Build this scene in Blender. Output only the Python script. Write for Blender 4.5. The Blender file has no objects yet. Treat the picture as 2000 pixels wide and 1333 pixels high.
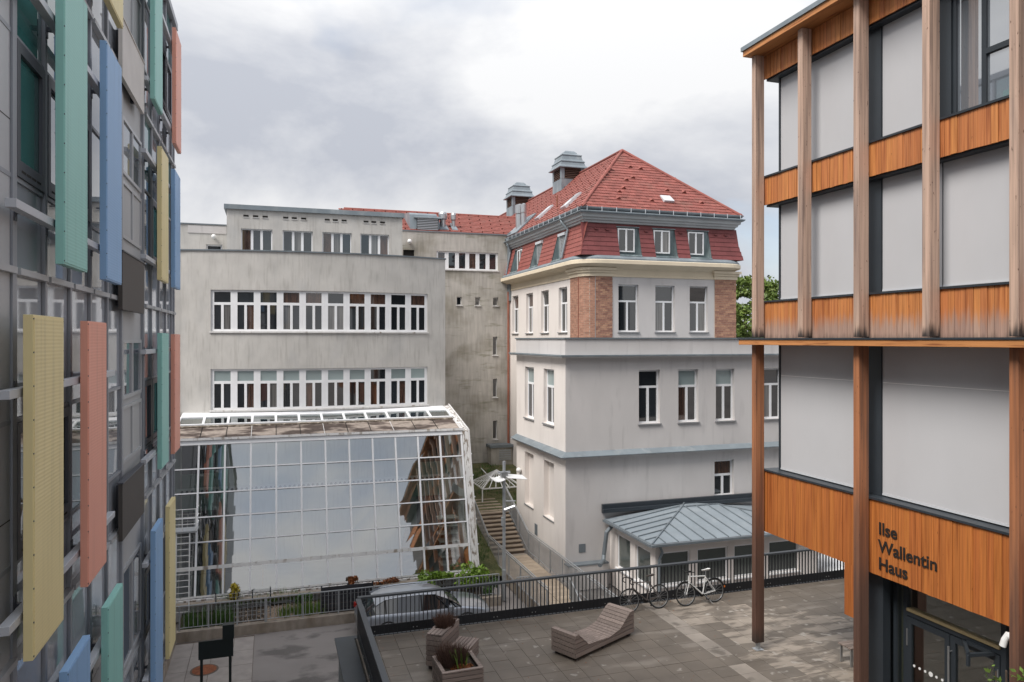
import bpy, bmesh, math, random
from mathutils import Vector, Matrix

R = random.Random(11)
sc = bpy.context.scene
col = sc.collection
PI = math.pi

# ------------------------------------------------------------------ camera
YAW = math.radians(18.1)
CAMZ = 10.4
cam_d = bpy.data.cameras.new('camera')
cam_d.sensor_width = 36.0
cam_d.lens = 36.0 * 1440 / 2000
cam_d.shift_y = -2.5 / 2000
cam_d.clip_start = 0.05
cam_d.clip_end = 2000
cam = bpy.data.objects.new('camera', cam_d)
cam.location = (0, 0, CAMZ)
cam.rotation_euler = (PI / 2, 0, -YAW)
col.objects.link(cam)
sc.camera = cam

# ------------------------------------------------------------------ sky
LX_, LY_ = 6.0, 2.2                                     # drift of the cloud layer
HX_, HY_ = 1.1, 3.7                                    # and of its thin spots
SUN_EL, SUN_AZ = math.radians(52), math.radians(246)     # azimuth clockwise from +y
world = bpy.data.worlds.new('World')
sc.world = world
world.use_nodes = True
wn, wl_ = world.node_tree.nodes, world.node_tree.links
wn.clear()
def wnode(t, **k):
    n = wn.new(t)
    for a, b in k.items():
        setattr(n, a, b)
    return n
w_out = wnode('ShaderNodeOutputWorld')
w_bg = wnode('ShaderNodeBackground')
w_sky = wnode('ShaderNodeTexSky', sky_type='NISHITA', sun_disc=False, sun_elevation=SUN_EL,
              sun_rotation=SUN_AZ, air_density=1.0, dust_density=1.5)
w_tc = wnode('ShaderNodeTexCoord')
w_sep = wnode('ShaderNodeSeparateXYZ')
wl_.new(w_tc.outputs['Generated'], w_sep.inputs[0])
# cloud layer: the view direction carried onto a flat layer overhead
w_el = wnode('ShaderNodeMath', operation='MAXIMUM'); w_el.inputs[1].default_value = 0.0
wl_.new(w_sep.outputs['Z'], w_el.inputs[0])
w_add = wnode('ShaderNodeMath', operation='ADD'); w_add.inputs[1].default_value = 0.62
wl_.new(w_el.outputs[0], w_add.inputs[0])
w_div = wnode('ShaderNodeVectorMath', operation='DIVIDE')
w_cmb = wnode('ShaderNodeCombineXYZ')
for i in range(2):
    wl_.new(w_add.outputs[0], w_cmb.inputs[i])
w_cmb.inputs[2].default_value = 1.0
wl_.new(w_tc.outputs['Generated'], w_div.inputs[0])
wl_.new(w_cmb.outputs[0], w_div.inputs[1])
w_map = wnode('ShaderNodeMapping')
w_map.inputs['Location'].default_value = (LX_, LY_, 0.4)
w_map.inputs['Scale'].default_value = (1.0, 1.0, 1.5)
wl_.new(w_div.outputs[0], w_map.inputs['Vector'])
w_n1 = wnode('ShaderNodeTexNoise'); w_n1.inputs['Scale'].default_value = 1.6
w_n1.inputs['Detail'].default_value = 7; w_n1.inputs['Roughness'].default_value = 0.57
w_n1.inputs['Distortion'].default_value = 0.25
wl_.new(w_map.outputs[0], w_n1.inputs['Vector'])
w_r1 = wnode('ShaderNodeValToRGB')
w_r1.color_ramp.elements[0].position = 0.43; w_r1.color_ramp.elements[0].color = (0.675, 0.678, 0.687, 1)
w_r1.color_ramp.elements[1].position = 0.63; w_r1.color_ramp.elements[1].color = (0.405, 0.425, 0.475, 1)
wl_.new(w_n1.outputs['Fac'], w_r1.inputs['Fac'])
# thin spots where the blue sky shows
w_n2 = wnode('ShaderNodeTexNoise'); w_n2.inputs['Scale'].default_value = 1.9
w_n2.inputs['Detail'].default_value = 5
w_map2 = wnode('ShaderNodeMapping'); w_map2.inputs['Location'].default_value = (HX_, HY_, 1.0)
wl_.new(w_div.outputs[0], w_map2.inputs['Vector'])
wl_.new(w_map2.outputs[0], w_n2.inputs['Vector'])
w_r2 = wnode('ShaderNodeValToRGB')
w_r2.color_ramp.elements[0].position = 0.36; w_r2.color_ramp.elements[0].color = (0.35, 0.35, 0.35, 1)
w_r2.color_ramp.elements[1].position = 0.47; w_r2.color_ramp.elements[1].color = (1, 1, 1, 1)
wl_.new(w_n2.outputs['Fac'], w_r2.inputs['Fac'])
w_skyk = wnode('ShaderNodeVectorMath', operation='SCALE'); w_skyk.inputs['Scale'].default_value = 0.12
wl_.new(w_sky.outputs[0], w_skyk.inputs[0])
# an overcast sky grows brighter towards the zenith
w_sq = wnode('ShaderNodeMath', operation='MULTIPLY')
wl_.new(w_el.outputs[0], w_sq.inputs[0]); wl_.new(w_el.outputs[0], w_sq.inputs[1])
w_cie = wnode('ShaderNodeMath', operation='MULTIPLY_ADD')
w_cie.inputs[1].default_value = 1.0; w_cie.inputs[2].default_value = 0.92
wl_.new(w_sq.outputs[0], w_cie.inputs[0])
w_cl = wnode('ShaderNodeVectorMath', operation='SCALE')
wl_.new(w_r1.outputs['Color'], w_cl.inputs[0]); wl_.new(w_cie.outputs[0], w_cl.inputs['Scale'])
w_mix = wnode('ShaderNodeMix', data_type='RGBA')
wl_.new(w_r2.outputs['Color'], w_mix.inputs['Factor'])
wl_.new(w_skyk.outputs[0], w_mix.inputs['A']); wl_.new(w_cl.outputs[0], w_mix.inputs['B'])
wl_.new(w_mix.outputs['Result'], w_bg.inputs['Color'])
w_bg.inputs['Strength'].default_value = 1.0
wl_.new(w_bg.outputs[0], w_out.inputs['Surface'])

# ------------------------------------------------------------------ sun behind thin cloud
sun_d = bpy.data.lights.new('sun', 'SUN')
sun_d.energy = 2.9
sun_d.angle = math.radians(25)
sun_d.color = (1.0, 0.955, 0.90)
sun = bpy.data.objects.new('sun', sun_d)
sd = Vector((math.sin(SUN_AZ) * math.cos(SUN_EL), math.cos(SUN_AZ) * math.cos(SUN_EL), math.sin(SUN_EL)))
sun.rotation_euler = sd.to_track_quat('Z', 'Y').to_euler()
sun.location = (0, 0, 60)
col.objects.link(sun)

sc.view_settings.view_transform = 'Standard'
sc.view_settings.look = 'None'
sc.view_settings.gamma = 1.0
sc.view_settings.exposure = 0.48
sc.render.engine = 'CYCLES'
sc.cycles.max_bounces = 8
sc.cycles.transparent_max_bounces = 16

# ================================================================== materials
MATS = {}
def mat(name, c, rough=0.7, metal=0.0, n1=None, n2=None, c2=None, rnd=0.0, bump=None, spec=0.4,
        coord='pos', n3=None, c3=None, ior=None, coat=0.0, hue=0.0, zst=()):
    """n1=(scale,(sx,sy,sz),amount) brightness; n2/n3=(scale,(sx,sy,sz),lo,hi) blend to c2/c3; bump=(scale,(s..),strength,dist)"""
    m = bpy.data.materials.new(name); m.use_nodes = True
    nt = m.node_tree; N, L = nt.nodes, nt.links
    b = N['Principled BSDF']
    b.inputs['Roughness'].default_value = rough
    b.inputs['Metallic'].default_value = metal
    b.inputs['Specular IOR Level'].default_value = spec
    if ior: b.inputs['IOR'].default_value = ior
    if coat: b.inputs['Coat Weight'].default_value = coat; b.inputs['Coat Roughness'].default_value = 0.06
    if coord == 'pos':
        src = N.new('ShaderNodeNewGeometry').outputs['Position']
    else:
        tc = N.new('ShaderNodeTexCoord'); oi = N.new('ShaderNodeObjectInfo')
        mul = N.new('ShaderNodeMath'); mul.operation = 'MULTIPLY'; mul.inputs[1].default_value = 37.0
        L.new(oi.outputs['Random'], mul.inputs[0])
        ad = N.new('ShaderNodeVectorMath'); ad.operation = 'ADD'
        L.new(tc.outputs['Object'], ad.inputs[0]); L.new(mul.outputs[0], ad.inputs[1])
        src = ad.outputs[0]
    def noise(spec_, detail=4):
        mp = N.new('ShaderNodeMapping'); mp.inputs['Scale'].default_value = spec_[1]
        L.new(src, mp.inputs['Vector'])
        n = N.new('ShaderNodeTexNoise'); n.inputs['Scale'].default_value = spec_[0]
        n.inputs['Detail'].default_value = detail
        L.new(mp.outputs[0], n.inputs['Vector'])
        return n.outputs['Fac']
    cur = None
    rgb = N.new('ShaderNodeRGB'); rgb.outputs[0].default_value = (*c, 1); cur = rgb.outputs[0]
    for nn, cc in ((n2, c2), (n3, c3)):
        if nn:
            f = noise(nn, 6)
            mr = N.new('ShaderNodeMapRange'); mr.inputs['From Min'].default_value = nn[2]
            mr.inputs['From Max'].default_value = nn[3]
            L.new(f, mr.inputs['Value'])
            mx = N.new('ShaderNodeMix'); mx.data_type = 'RGBA'
            L.new(mr.outputs[0], mx.inputs['Factor']); L.new(cur, mx.inputs['A'])
            mx.inputs['B'].default_value = (*cc, 1); cur = mx.outputs['Result']
    for (zlo, zhi, cc, amp) in zst:                     # weathering that climbs from a foot or a ledge
        gz = N.new('ShaderNodeNewGeometry'); sz = N.new('ShaderNodeSeparateXYZ'); L.new(gz.outputs['Position'], sz.inputs[0])
        nz = noise((1.6, (9, 9, .8)), 5)
        ma = N.new('ShaderNodeMath'); ma.operation = 'MULTIPLY_ADD'; ma.inputs[1].default_value = amp
        L.new(nz, ma.inputs[0]); L.new(sz.outputs['Z'], ma.inputs[2])
        mr = N.new('ShaderNodeMapRange'); mr.inputs['From Min'].default_value = zlo + amp * .5; mr.inputs['From Max'].default_value = zhi + amp * .5
        mr.inputs['To Min'].default_value = 1; mr.inputs['To Max'].default_value = 0; mr.interpolation_type = 'SMOOTHSTEP'
        L.new(ma.outputs[0], mr.inputs['Value'])
        mx = N.new('ShaderNodeMix'); mx.data_type = 'RGBA'
        L.new(mr.outputs[0], mx.inputs['Factor']); L.new(cur, mx.inputs['A'])
        mx.inputs['B'].default_value = (*cc, 1); cur = mx.outputs['Result']
    val = None
    if n1:
        f = noise(n1)
        mr = N.new('ShaderNodeMapRange'); mr.inputs['From Min'].default_value = 0.3
        mr.inputs['From Max'].default_value = 0.7
        mr.inputs['To Min'].default_value = 1 - n1[2]; mr.inputs['To Max'].default_value = 1 + n1[2]
        L.new(f, mr.inputs['Value']); val = mr.outputs[0]
    if rnd:
        oi = N.new('ShaderNodeObjectInfo'); mr = N.new('ShaderNodeMapRange')
        mr.inputs['To Min'].default_value = 1 - rnd; mr.inputs['To Max'].default_value = 1 + rnd
        L.new(oi.outputs['Random'], mr.inputs['Value'])
        if val:
            mu = N.new('ShaderNodeMath'); mu.operation = 'MULTIPLY'
            L.new(val, mu.inputs[0]); L.new(mr.outputs[0], mu.inputs[1]); val = mu.outputs[0]
        else:
            val = mr.outputs[0]
    if val:
        hs = N.new('ShaderNodeHueSaturation'); L.new(cur, hs.inputs['Color']); L.new(val, hs.inputs['Value'])
        if hue:
            oi = N.new('ShaderNodeObjectInfo'); mr = N.new('ShaderNodeMapRange')
            mr.inputs['To Min'].default_value = 0.5 - hue; mr.inputs['To Max'].default_value = 0.5 + hue
            L.new(oi.outputs['Random'], mr.inputs['Value']); L.new(mr.outputs[0], hs.inputs['Hue'])
        cur = hs.outputs['Color']
    L.new(cur, b.inputs['Base Color'])
    if bump:
        f = noise(bump); bp = N.new('ShaderNodeBump'); bp.inputs['Strength'].default_value = bump[2]
        bp.inputs['Distance'].default_value = bump[3]
        L.new(f, bp.inputs['Height']); L.new(bp.outputs[0], b.inputs['Normal'])
    MATS[name] = m
    return m

def stripes(m, axis_z=True, period=0.05, amt=0.35):
    """fine pressed ribs of a perforated sheet"""
    nt = m.node_tree; N, L = nt.nodes, nt.links; b = N['Principled BSDF']
    g = N.new('ShaderNodeNewGeometry'); s = N.new('ShaderNodeSeparateXYZ'); L.new(g.outputs['Position'], s.inputs[0])
    k = N.new('ShaderNodeMath'); k.operation = 'MULTIPLY'; k.inputs[1].default_value = 2 * PI / period
    L.new(s.outputs['Z' if axis_z else 'Y'], k.inputs[0])
    sn = N.new('ShaderNodeMath'); sn.operation = 'SINE'; L.new(k.outputs[0], sn.inputs[0])
    bp = N.new('ShaderNodeBump'); bp.inputs['Strength'].default_value = amt; bp.inputs['Distance'].default_value = 0.008
    L.new(sn.outputs[0], bp.inputs['Height']); L.new(bp.outputs[0], b.inputs['Normal'])
    src = b.inputs['Base Color'].links[0].from_socket
    mr = N.new('ShaderNodeMapRange'); mr.inputs['From Min'].default_value = -1
    mr.inputs['To Min'].default_value = 1 - amt * 0.55; mr.inputs['To Max'].default_value = 1.0
    L.new(sn.outputs[0], mr.inputs['Value'])
    hs = N.new('ShaderNodeHueSaturation'); L.new(src, hs.inputs['Color']); L.new(mr.outputs[0], hs.inputs['Value'])
    L.new(hs.outputs['Color'], b.inputs['Base Color'])

def clear_glass(name, tint, base, edge, wav=0.0):
    """see-through pane: transparent body with a mirror share that grows at grazing angles"""
    m = bpy.data.materials.new(name); m.use_nodes = True
    nt = m.node_tree; N, L = nt.nodes, nt.links
    for n in list(N):
        if n.type != 'OUTPUT_MATERIAL': N.remove(n)
    o = [n for n in N if n.type == 'OUTPUT_MATERIAL'][0]
    tr = N.new('ShaderNodeBsdfTransparent'); tr.inputs[0].default_value = (*tint, 1)
    gl = N.new('ShaderNodeBsdfGlossy'); gl.inputs['Roughness'].default_value = 0.015
    lw = N.new('ShaderNodeLayerWeight'); lw.inputs['Blend'].default_value = 0.35
    mr = N.new('ShaderNodeMapRange'); mr.inputs['To Min'].default_value = base; mr.inputs['To Max'].default_value = edge
    L.new(lw.outputs['Facing'], mr.inputs['Value'])
    mx = N.new('ShaderNodeMixShader'); L.new(mr.outputs[0], mx.inputs[0])
    L.new(tr.outputs[0], mx.inputs[1]); L.new(gl.outputs[0], mx.inputs[2]); L.new(mx.outputs[0], o.inputs['Surface'])
    if wav:
        g = N.new('ShaderNodeNewGeometry'); n = N.new('ShaderNodeTexNoise'); n.inputs['Scale'].default_value = 0.9
        n.inputs['Detail'].default_value = 1
        L.new(g.outputs['Position'], n.inputs['Vector'])
        bp = N.new('ShaderNodeBump'); bp.inputs['Strength'].default_value = wav; bp.inputs['Distance'].default_value = 0.02
        L.new(n.outputs['Fac'], bp.inputs['Height']); L.new(bp.outputs[0], gl.inputs['Normal'])
    MATS[name] = m
    return m

mat('asphalt', (0.235, 0.212, 0.20), 0.9, n1=(0.5, (1, 1, 1), .10), n2=(0.42, (1, 1.6, 1), .54, .60), c2=(0.115, .104, .098),
    n3=(60, (1, 1, 1), .52, .80), c3=(.33, .31, .29), bump=(90, (1, 1, 1), .5, .01))
mat('pale_flag', (0.30, 0.27, 0.25), 0.9, n1=(3, (1, 1, 1), .12), rnd=.08, bump=(60, (1, 1, 1), .3, .005))
mat('soil', (0.06, 0.045, 0.032), 0.95, n1=(14, (1, 1, 1), .5), bump=(30, (1, 1, 1), .9, .03))
mat('gravel', (0.42, 0.33, 0.25), 0.9, rnd=.3)
mat('kerb_concrete', (0.31, 0.265, 0.22), 0.9, n1=(5, (1, 1, .5), .2), n2=(1.2, (1, 1, .3), .5, .75), c2=(.19, .15, .11),
    bump=(40, (1, 1, 1), .3, .01))
mat('concrete', (0.525, 0.507, 0.478), 0.9, n1=(1.3, (1.0, 1.0, .8), .10), n2=(2.2, (4.5, 4.5, .45), .52, .86), c2=(.36, .342, .315),
    n3=(1.1, (1, 1, .5), .56, .80), c3=(.47, .46, .445), bump=(24, (1, 1, .5), .22, .01))
mat('concrete_mossy', (0.44, 0.415, 0.38), 0.9, n1=(3.0, (2.2, 1.0, .3), .14), n2=(0.42, (1.2, 1, 1.6), .47, .70), c2=(.27, .25, .21),
    n3=(1.5, (.6, 1, 3), .58, .80), c3=(.22, .215, .16), bump=(24, (1, 1, .5), .22, .01))
mat('plaster_warm', (0.73, 0.68, 0.645), 0.9, n1=(0.6, (1, 1, .5), .05), n2=(1.1, (1.6, 1.6, .3), .55, .85), c2=(.61, .56, .53), n3=(2.2, (3.5, 3.5, .13), .66, .95), c3=(.52, .475, .445),
    bump=(60, (1, 1, 1), .12, .01))
mat('plaster_grey_shaded', (0.555, 0.53, 0.52), 0.9, n1=(0.7, (1, 1, .6), .06), n2=(1.4, (2, 2, .35), .56, .85), c2=(.42, .40, .395), n3=(2.2, (3.5, 3.5, .13), .66, .95), c3=(.35, .335, .33),
    bump=(60, (1, 1, 1), .12, .01))  # darker plaster for the front walls, their shade against the lit side is in the colour
mat('plaster_dark', (0.20, 0.19, 0.18), 0.9, n1=(2, (1, 1, 1), .15))
mat('cream_stucco', (0.68, 0.585, 0.445), 0.85, n1=(1.2, (1, 1, .6), .06), n2=(2, (2, 2, .4), .58, .85), c2=(.58, .50, .39))
mat('mortar', (0.44, 0.36, 0.30), 0.9, n1=(6, (1, 1, 1), .15))
mat('brick_piece', (0.37, 0.20, 0.14), 0.85, rnd=.30, hue=.010, n1=(14, (1, 1, 1), .18))
mat('brick_field', (0.37, 0.20, 0.14), 0.85, n1=(3.2, (1, 1, 3.2), .34))
mat('roof_tile', (0.235, 0.074, 0.060), 0.75, n1=(2.5, (1, 1, 1), .16), rnd=.15, n2=(1.1, (1, 1, 1), .55, .75), c2=(.21, .088, .07), bump=(30, (1, 1, 1), .2, .01))
mat('roof_tile_wing', (0.24, 0.076, 0.060), 0.75, n1=(5, (1, 1, 1), .22), n2=(1.1, (1, 1, 1), .55, .75), c2=(.21, .088, .07), bump=(30, (1, 1, 1), .2, .01))
mat('roof_guard', (0.10, 0.035, 0.03), 0.8)
mat('slate_red', (0.175, 0.048, 0.048), 0.65, n1=(2.5, (1, 1, 1), .12), rnd=.10)
mat('slate_red_side', (0.25, 0.075, 0.062), 0.65, n1=(3, (1, 1, 1), .14))
mat('dark_gap', (0.02, 0.018, 0.016), 0.9)
mat('zinc', (0.21, 0.245, 0.27), 0.5, .25, n1=(1.4, (1, 1, .6), .12), n2=(2.0, (1, 1, .4), .54, .75), c2=(.30, .33, .345))
mat('zinc_dark', (0.17, 0.195, 0.215), 0.5, .2, n1=(1.4, (1, 1, .6), .16))
mat('zinc_teal', (0.15, 0.19, 0.20), 0.55, .2, n1=(2.5, (1, 1, .5), .25), n2=(2, (1, 1, .4), .5, .72), c2=(.27, .32, .325))
mat('zinc_roof', (0.30, 0.345, 0.38), 0.38, .3, n1=(1.2, (1, 1, 1), .08), n2=(1.6, (1, 1, 1), .55, .75), c2=(.36, .40, .43))
mat('moulding', (0.40, 0.42, 0.43), 0.6, n1=(1.6, (1, 1, 1), .08))
mat('steel', (0.45, 0.46, 0.47), 0.35, .8)
mat('galvanised', (0.42, 0.435, 0.45), 0.5, .5, n1=(6, (1, 1, 1), .1))
mat('white_frame', (0.80, 0.805, 0.82), 0.45, n1=(3, (1, 1, 1), .03))
mat('white_weathered', (0.64, 0.63, 0.62), 0.6, n1=(4, (1, 1, .4), .08), n2=(3.2, (1.4, 1.4, .35), .57, .70), c2=(.27, .23, .19))
mat('white_peeling', (0.66, 0.65, 0.64), 0.7, n1=(5, (1, 1, .3), .1), n2=(4.5, (2.2, 2.2, .22), .50, .60), c2=(.22, .18, .145))
mat('stained_panel', (0.36, 0.30, 0.255), 0.8, n2=(0.95, (1, 2.4, 1), .44, .56), c2=(.085, .062, .052), rnd=.12,
    n1=(5, (1, 1, 1), .2))
mat('moss_gutter', (0.16, 0.13, 0.10), 0.95, n2=(5, (1, 1, 1), .5, .64), c2=(.42, .37, .31), n1=(14, (1, 1, 1), .4))
mat('window_glass', (0.016, 0.019, 0.022), 0.03, spec=.7, ior=1.75, rnd=.5)
mat('warm_glass', (0.065, 0.036, 0.026), 0.03, spec=.7, ior=1.75, n1=(3, (4, 4, .4), .5))
mat('curtain_glass', (0.13, 0.125, 0.12), 0.04, spec=.7, ior=1.75, n1=(2.5, (8, 8, .2), .5))
mat('annex_glass', (0.085, 0.098, 0.09), 0.04, spec=.7, ior=1.75, rnd=.2)
mat('blind_glass', (0.30, 0.36, 0.36), 0.12, spec=.6, rnd=.15)
mat('lamella', (0.30, 0.31, 0.32), 0.5)
mat('sill_grey', (0.24, 0.24, 0.245), 0.6, n1=(3, (1, 1, 1), .1))
mat('rust_pipe', (0.27, 0.10, 0.065), 0.6, n1=(6, (1, 1, .3), .2))
mat('louvre_wood', (0.115, 0.066, 0.05), 0.8)
mat('black_metal', (0.014, 0.016, 0.02), 0.42, spec=.5)
mat('rail_metal', (0.055, 0.062, 0.07), 0.45, spec=.5)
mat('anthracite', (0.03, 0.037, 0.045), 0.42, n1=(4, (1, 1, .4), .08))
mat('fabric_screen', (0.49, 0.49, 0.505), 0.8, n1=(0.8, (1, 1, .7), .025), bump=(1.1, (1, 1.4, .35), .25, .06))
mat('larch_board', (0.50, 0.19, 0.062), 0.6, n1=(1.0, (26, 26, .7), .20), rnd=.09, coord='pos', hue=.004,
    n2=(2.2, (9, 9, .30), .48, .70), c2=(.30, .092, .026), n3=(5, (6, 6, 1.6), .70, .74), c3=(.14, .045, .014), bump=(8, (12, 12, .6), .25, .004))
mat('larch_board_grey', (0.50, 0.19, 0.062), 0.65, n1=(1.0, (26, 26, .7), .20), rnd=.09, coord='pos', hue=.004,
    n2=(2.2, (9, 9, .30), .48, .70), c2=(.30, .092, .026), n3=(5, (6, 6, 1.6), .70, .74), c3=(.14, .045, .014), bump=(8, (12, 12, .6), .25, .004),
    zst=((10.62, 11.02, (.36, .235, .185), .55), (10.40, 10.56, (.22, .15, .12), .35)))
mat('larch_board_red', (0.44, 0.145, 0.036), 0.55, n1=(1.0, (26, 26, .7), .18), rnd=.08, coord='pos', hue=.003,
    n2=(2.2, (9, 9, .30), .50, .72), c2=(.27, .074, .017), n3=(5, (6, 6, 1.6), .70, .74), c3=(.12, .036, .01), bump=(8, (12, 12, .6), .25, .004))
mat('post_weathered', (0.47, 0.325, 0.25), 0.75, n1=(1.0, (26, 26, .5), .20), n2=(1.6, (7, 7, .25), .48, .70), c2=(.225, .16, .132),
    n3=(4, (7, 7, 2.2), .68, .72), c3=(.10, .06, .045), rnd=.07, bump=(8, (12, 12, .5), .3, .005), zst=((10.44, 10.74, (.035, .028, .026), .5),))
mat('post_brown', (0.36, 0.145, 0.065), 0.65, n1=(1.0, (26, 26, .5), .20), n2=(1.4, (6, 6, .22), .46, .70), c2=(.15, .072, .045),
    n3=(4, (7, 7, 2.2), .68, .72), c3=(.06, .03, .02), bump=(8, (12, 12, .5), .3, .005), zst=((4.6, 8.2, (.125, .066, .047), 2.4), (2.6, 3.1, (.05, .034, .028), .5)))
mat('beam_larch', (0.50, 0.215, 0.075), 0.6, n1=(1.0, (1.2, .5, 20), .18), n2=(3, (4, .4, 8), .55, .7), c2=(.26, .09, .03))
mat('char_stain', (0.035, 0.027, 0.025), 0.85, n1=(9, (1, 1, .5), .4))
mat('deck_tile', (0.142, 0.119, 0.096), 0.55, rnd=.06, n1=(1.2, (1, 1, 1), .14),
    n2=(1.5, (.55, 1.5, 1), .55, .70), c2=(.205, .178, .15), n3=(3.4, (1, 1, 1), .65, .71), c3=(.30, .275, .245),
    bump=(50, (1, 1, 1), .2, .004))
mat('deck_tile_worn', (0.155, 0.13, 0.105), 0.6, rnd=.07, n1=(1.2, (1, 1, 1), .14),
    n2=(2.3, (.55, 1.8, 1), .455, .56), c2=(.30, .255, .21), n3=(3.4, (1, 1, 1), .60, .68), c3=(.36, .325, .285),
    bump=(50, (1, 1, 1), .2, .004))
mat('deck_tile_pale', (0.27, 0.235, 0.20), 0.6, rnd=.10, n1=(1.6, (1, 1, 1), .16),
    n2=(2.6, (1, 1, 1), .55, .66), c2=(.15, .128, .106), bump=(50, (1, 1, 1), .2, .004))
mat('deck_base', (0.05, 0.045, 0.04), 0.9)
mat('podium_wall', (0.27, 0.28, 0.275), 0.8, n1=(2, (1, 1, .5), .08))
mat('grey_timber', (0.235, 0.186, 0.162), 0.8, n1=(1.0, (1.0, 24, 24), .20), rnd=.20, coord='obj', bump=(8, (.8, 14, 14), .3, .003))
mat('grey_timber_dark', (0.05, 0.042, 0.04), 0.85)
mat('heather', (0.11, 0.062, 0.045), 0.9, rnd=.3)
mat('leaf_light', (0.12, 0.20, 0.035), 0.55, n1=(8, (1, 1, 1), .3))
mat('leaf_mid', (0.065, 0.13, 0.03), 0.55, n1=(7, (1, 1, 1), .35))
mat('leaf_bright', (0.20, 0.32, 0.04), 0.5, n1=(8, (1, 1, 1), .3))
mat('leaf_tree', (0.105, 0.16, 0.03), 0.55, n1=(1.2, (1, 1, 1), .35), n2=(3, (1, 1, 1), .5, .62), c2=(.12, .16, .03))
mat('leaf_rust', (0.25, 0.09, 0.03), 0.7, n1=(9, (1, 1, 1), .35))
mat('leaf_gold', (0.42, 0.33, 0.03), 0.6, n1=(9, (1, 1, 1), .3))
mat('bark', (0.09, 0.065, 0.05), 0.9, n1=(8, (1, 1, .3), .3))
mat('grass_dry', (0.13, 0.125, 0.055), 0.9, n2=(2.2, (1, 1, 1), .45, .6), c2=(.075, .085, .032), n1=(20, (1, 1, 1), .4), bump=(40, (1, 1, 1), .9, .04))
mat('step_stone', (0.36, 0.29, 0.22), 0.9, n1=(3, (1, 1, 1), .14), rnd=.08, bump=(50, (1, 1, 1), .2, .004))
mat('step_riser', (0.13, 0.10, 0.08), 0.9)
mat('car_silver', (0.36, 0.385, 0.43), 0.28, .55, coat=.8)
mat('car_white', (0.72, 0.73, 0.74), 0.3, coat=.6)
mat('car_glass', (0.012, 0.016, 0.02), 0.03, spec=.7, ior=1.7)
mat('tyre', (0.018, 0.018, 0.018), 0.85)
mat('alloy', (0.35, 0.36, 0.37), 0.3, .8)
mat('lamp_glass', (0.55, 0.57, 0.6), 0.1, spec=.7)
mat('red_lens', (0.35, 0.02, 0.015), 0.2)
mat('orange_lens', (0.6, 0.15, 0.02), 0.3)
mat('bike_dark', (0.14, 0.12, 0.11), 0.35, .5)
mat('bike_white', (0.70, 0.70, 0.69), 0.35)
mat('bike_black', (0.015, 0.015, 0.016), 0.6)
mat('white_plastic', (0.78, 0.78, 0.77), 0.4)
mat('rusty_iron', (0.22, 0.075, 0.035), 0.85, n1=(10, (1, 1, 1), .3), bump=(30, (1, 1, 1), .6, .01))
mat('sign_black', (0.008, 0.014, 0.014), 0.4)
mat('dark_slab', (0.035, 0.036, 0.042), 0.7, n1=(3, (1, 1, 1), .3), bump=(9, (1, 3, 6), .6, .02))
for nm, c in (('shade_green', (0.30, 0.60, 0.54)), ('shade_blue', (0.27, 0.45, 0.70)),
              ('shade_yellow', (0.80, 0.68, 0.36)), ('shade_coral', (0.84, 0.385, 0.285))):
    stripes(mat(nm, c, 0.5, n1=(0.8, (1, 1, .6), .03), n2=(1.6, (5, 5, .18), .52, .80), c2=tuple(v * .82 for v in c)), True, 0.05, 0.09)
    mat(nm + '_rim', tuple(v * .95 for v in c), 0.5)
mat('facade_alu', (0.29, 0.305, 0.335), 0.42, .35, n1=(2, (1, 1, .3), .05))
mat('facade_alu_light', (0.44, 0.45, 0.465), 0.42, .35, n1=(2, (1, 1, .3), .04))
mat('facade_dark', (0.075, 0.08, 0.095), 0.4, .2)
mat('arm_alu', (0.52, 0.54, 0.575), 0.42, .3)
mat('facade_glass', (0.16, 0.18, 0.205), 0.02, spec=1.0, ior=2.5)
mat('facade_glass_teal', (0.05, 0.17, 0.165), 0.02, spec=1.0, ior=2.2)
mat('facade_glass_grey', (0.34, 0.365, 0.40), 0.03, spec=1.0, ior=2.5)
mat('bay_panel', (0.40, 0.405, 0.41), 0.5, n1=(1, (1, 1, .4), .05))
stripes(mat('louvre_brown', (0.085, 0.075, 0.068), 0.6, .1), False, 0.12, 0.4)
mat('awning_cloth', (0.62, 0.59, 0.56), 0.85, n1=(1.3, (1, 1, 1), .06))
mat('interior_floor', (0.22, 0.22, 0.21), 0.5, n1=(2, (1, 1, 1), .1))
mat('interior_dark', (0.07, 0.065, 0.06), 0.8, n1=(1.4, (1, 1, 1), .3))
mat('interior_white', (0.55, 0.56, 0.55), 0.7)
mat('interior_green', (0.28, 0.36, 0.31), 0.7)
mat('interior_wood', (0.27, 0.16, 0.085), 0.7, n1=(3, (1, 1, 6), .25))
mat('oak_frame', (0.30, 0.235, 0.13), 0.6)
mat('lettering', (0.022, 0.018, 0.016), 0.55)
clear_glass('greenhouse_glass', (0.78, 0.87, 0.84), 0.42, 0.97, 0.02)
clear_glass('skylight_glass', (0.45, 0.62, 0.58), 0.18, 0.9)
clear_glass('door_glass', (0.80, 0.87, 0.86), 0.10, 0.9)

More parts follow.
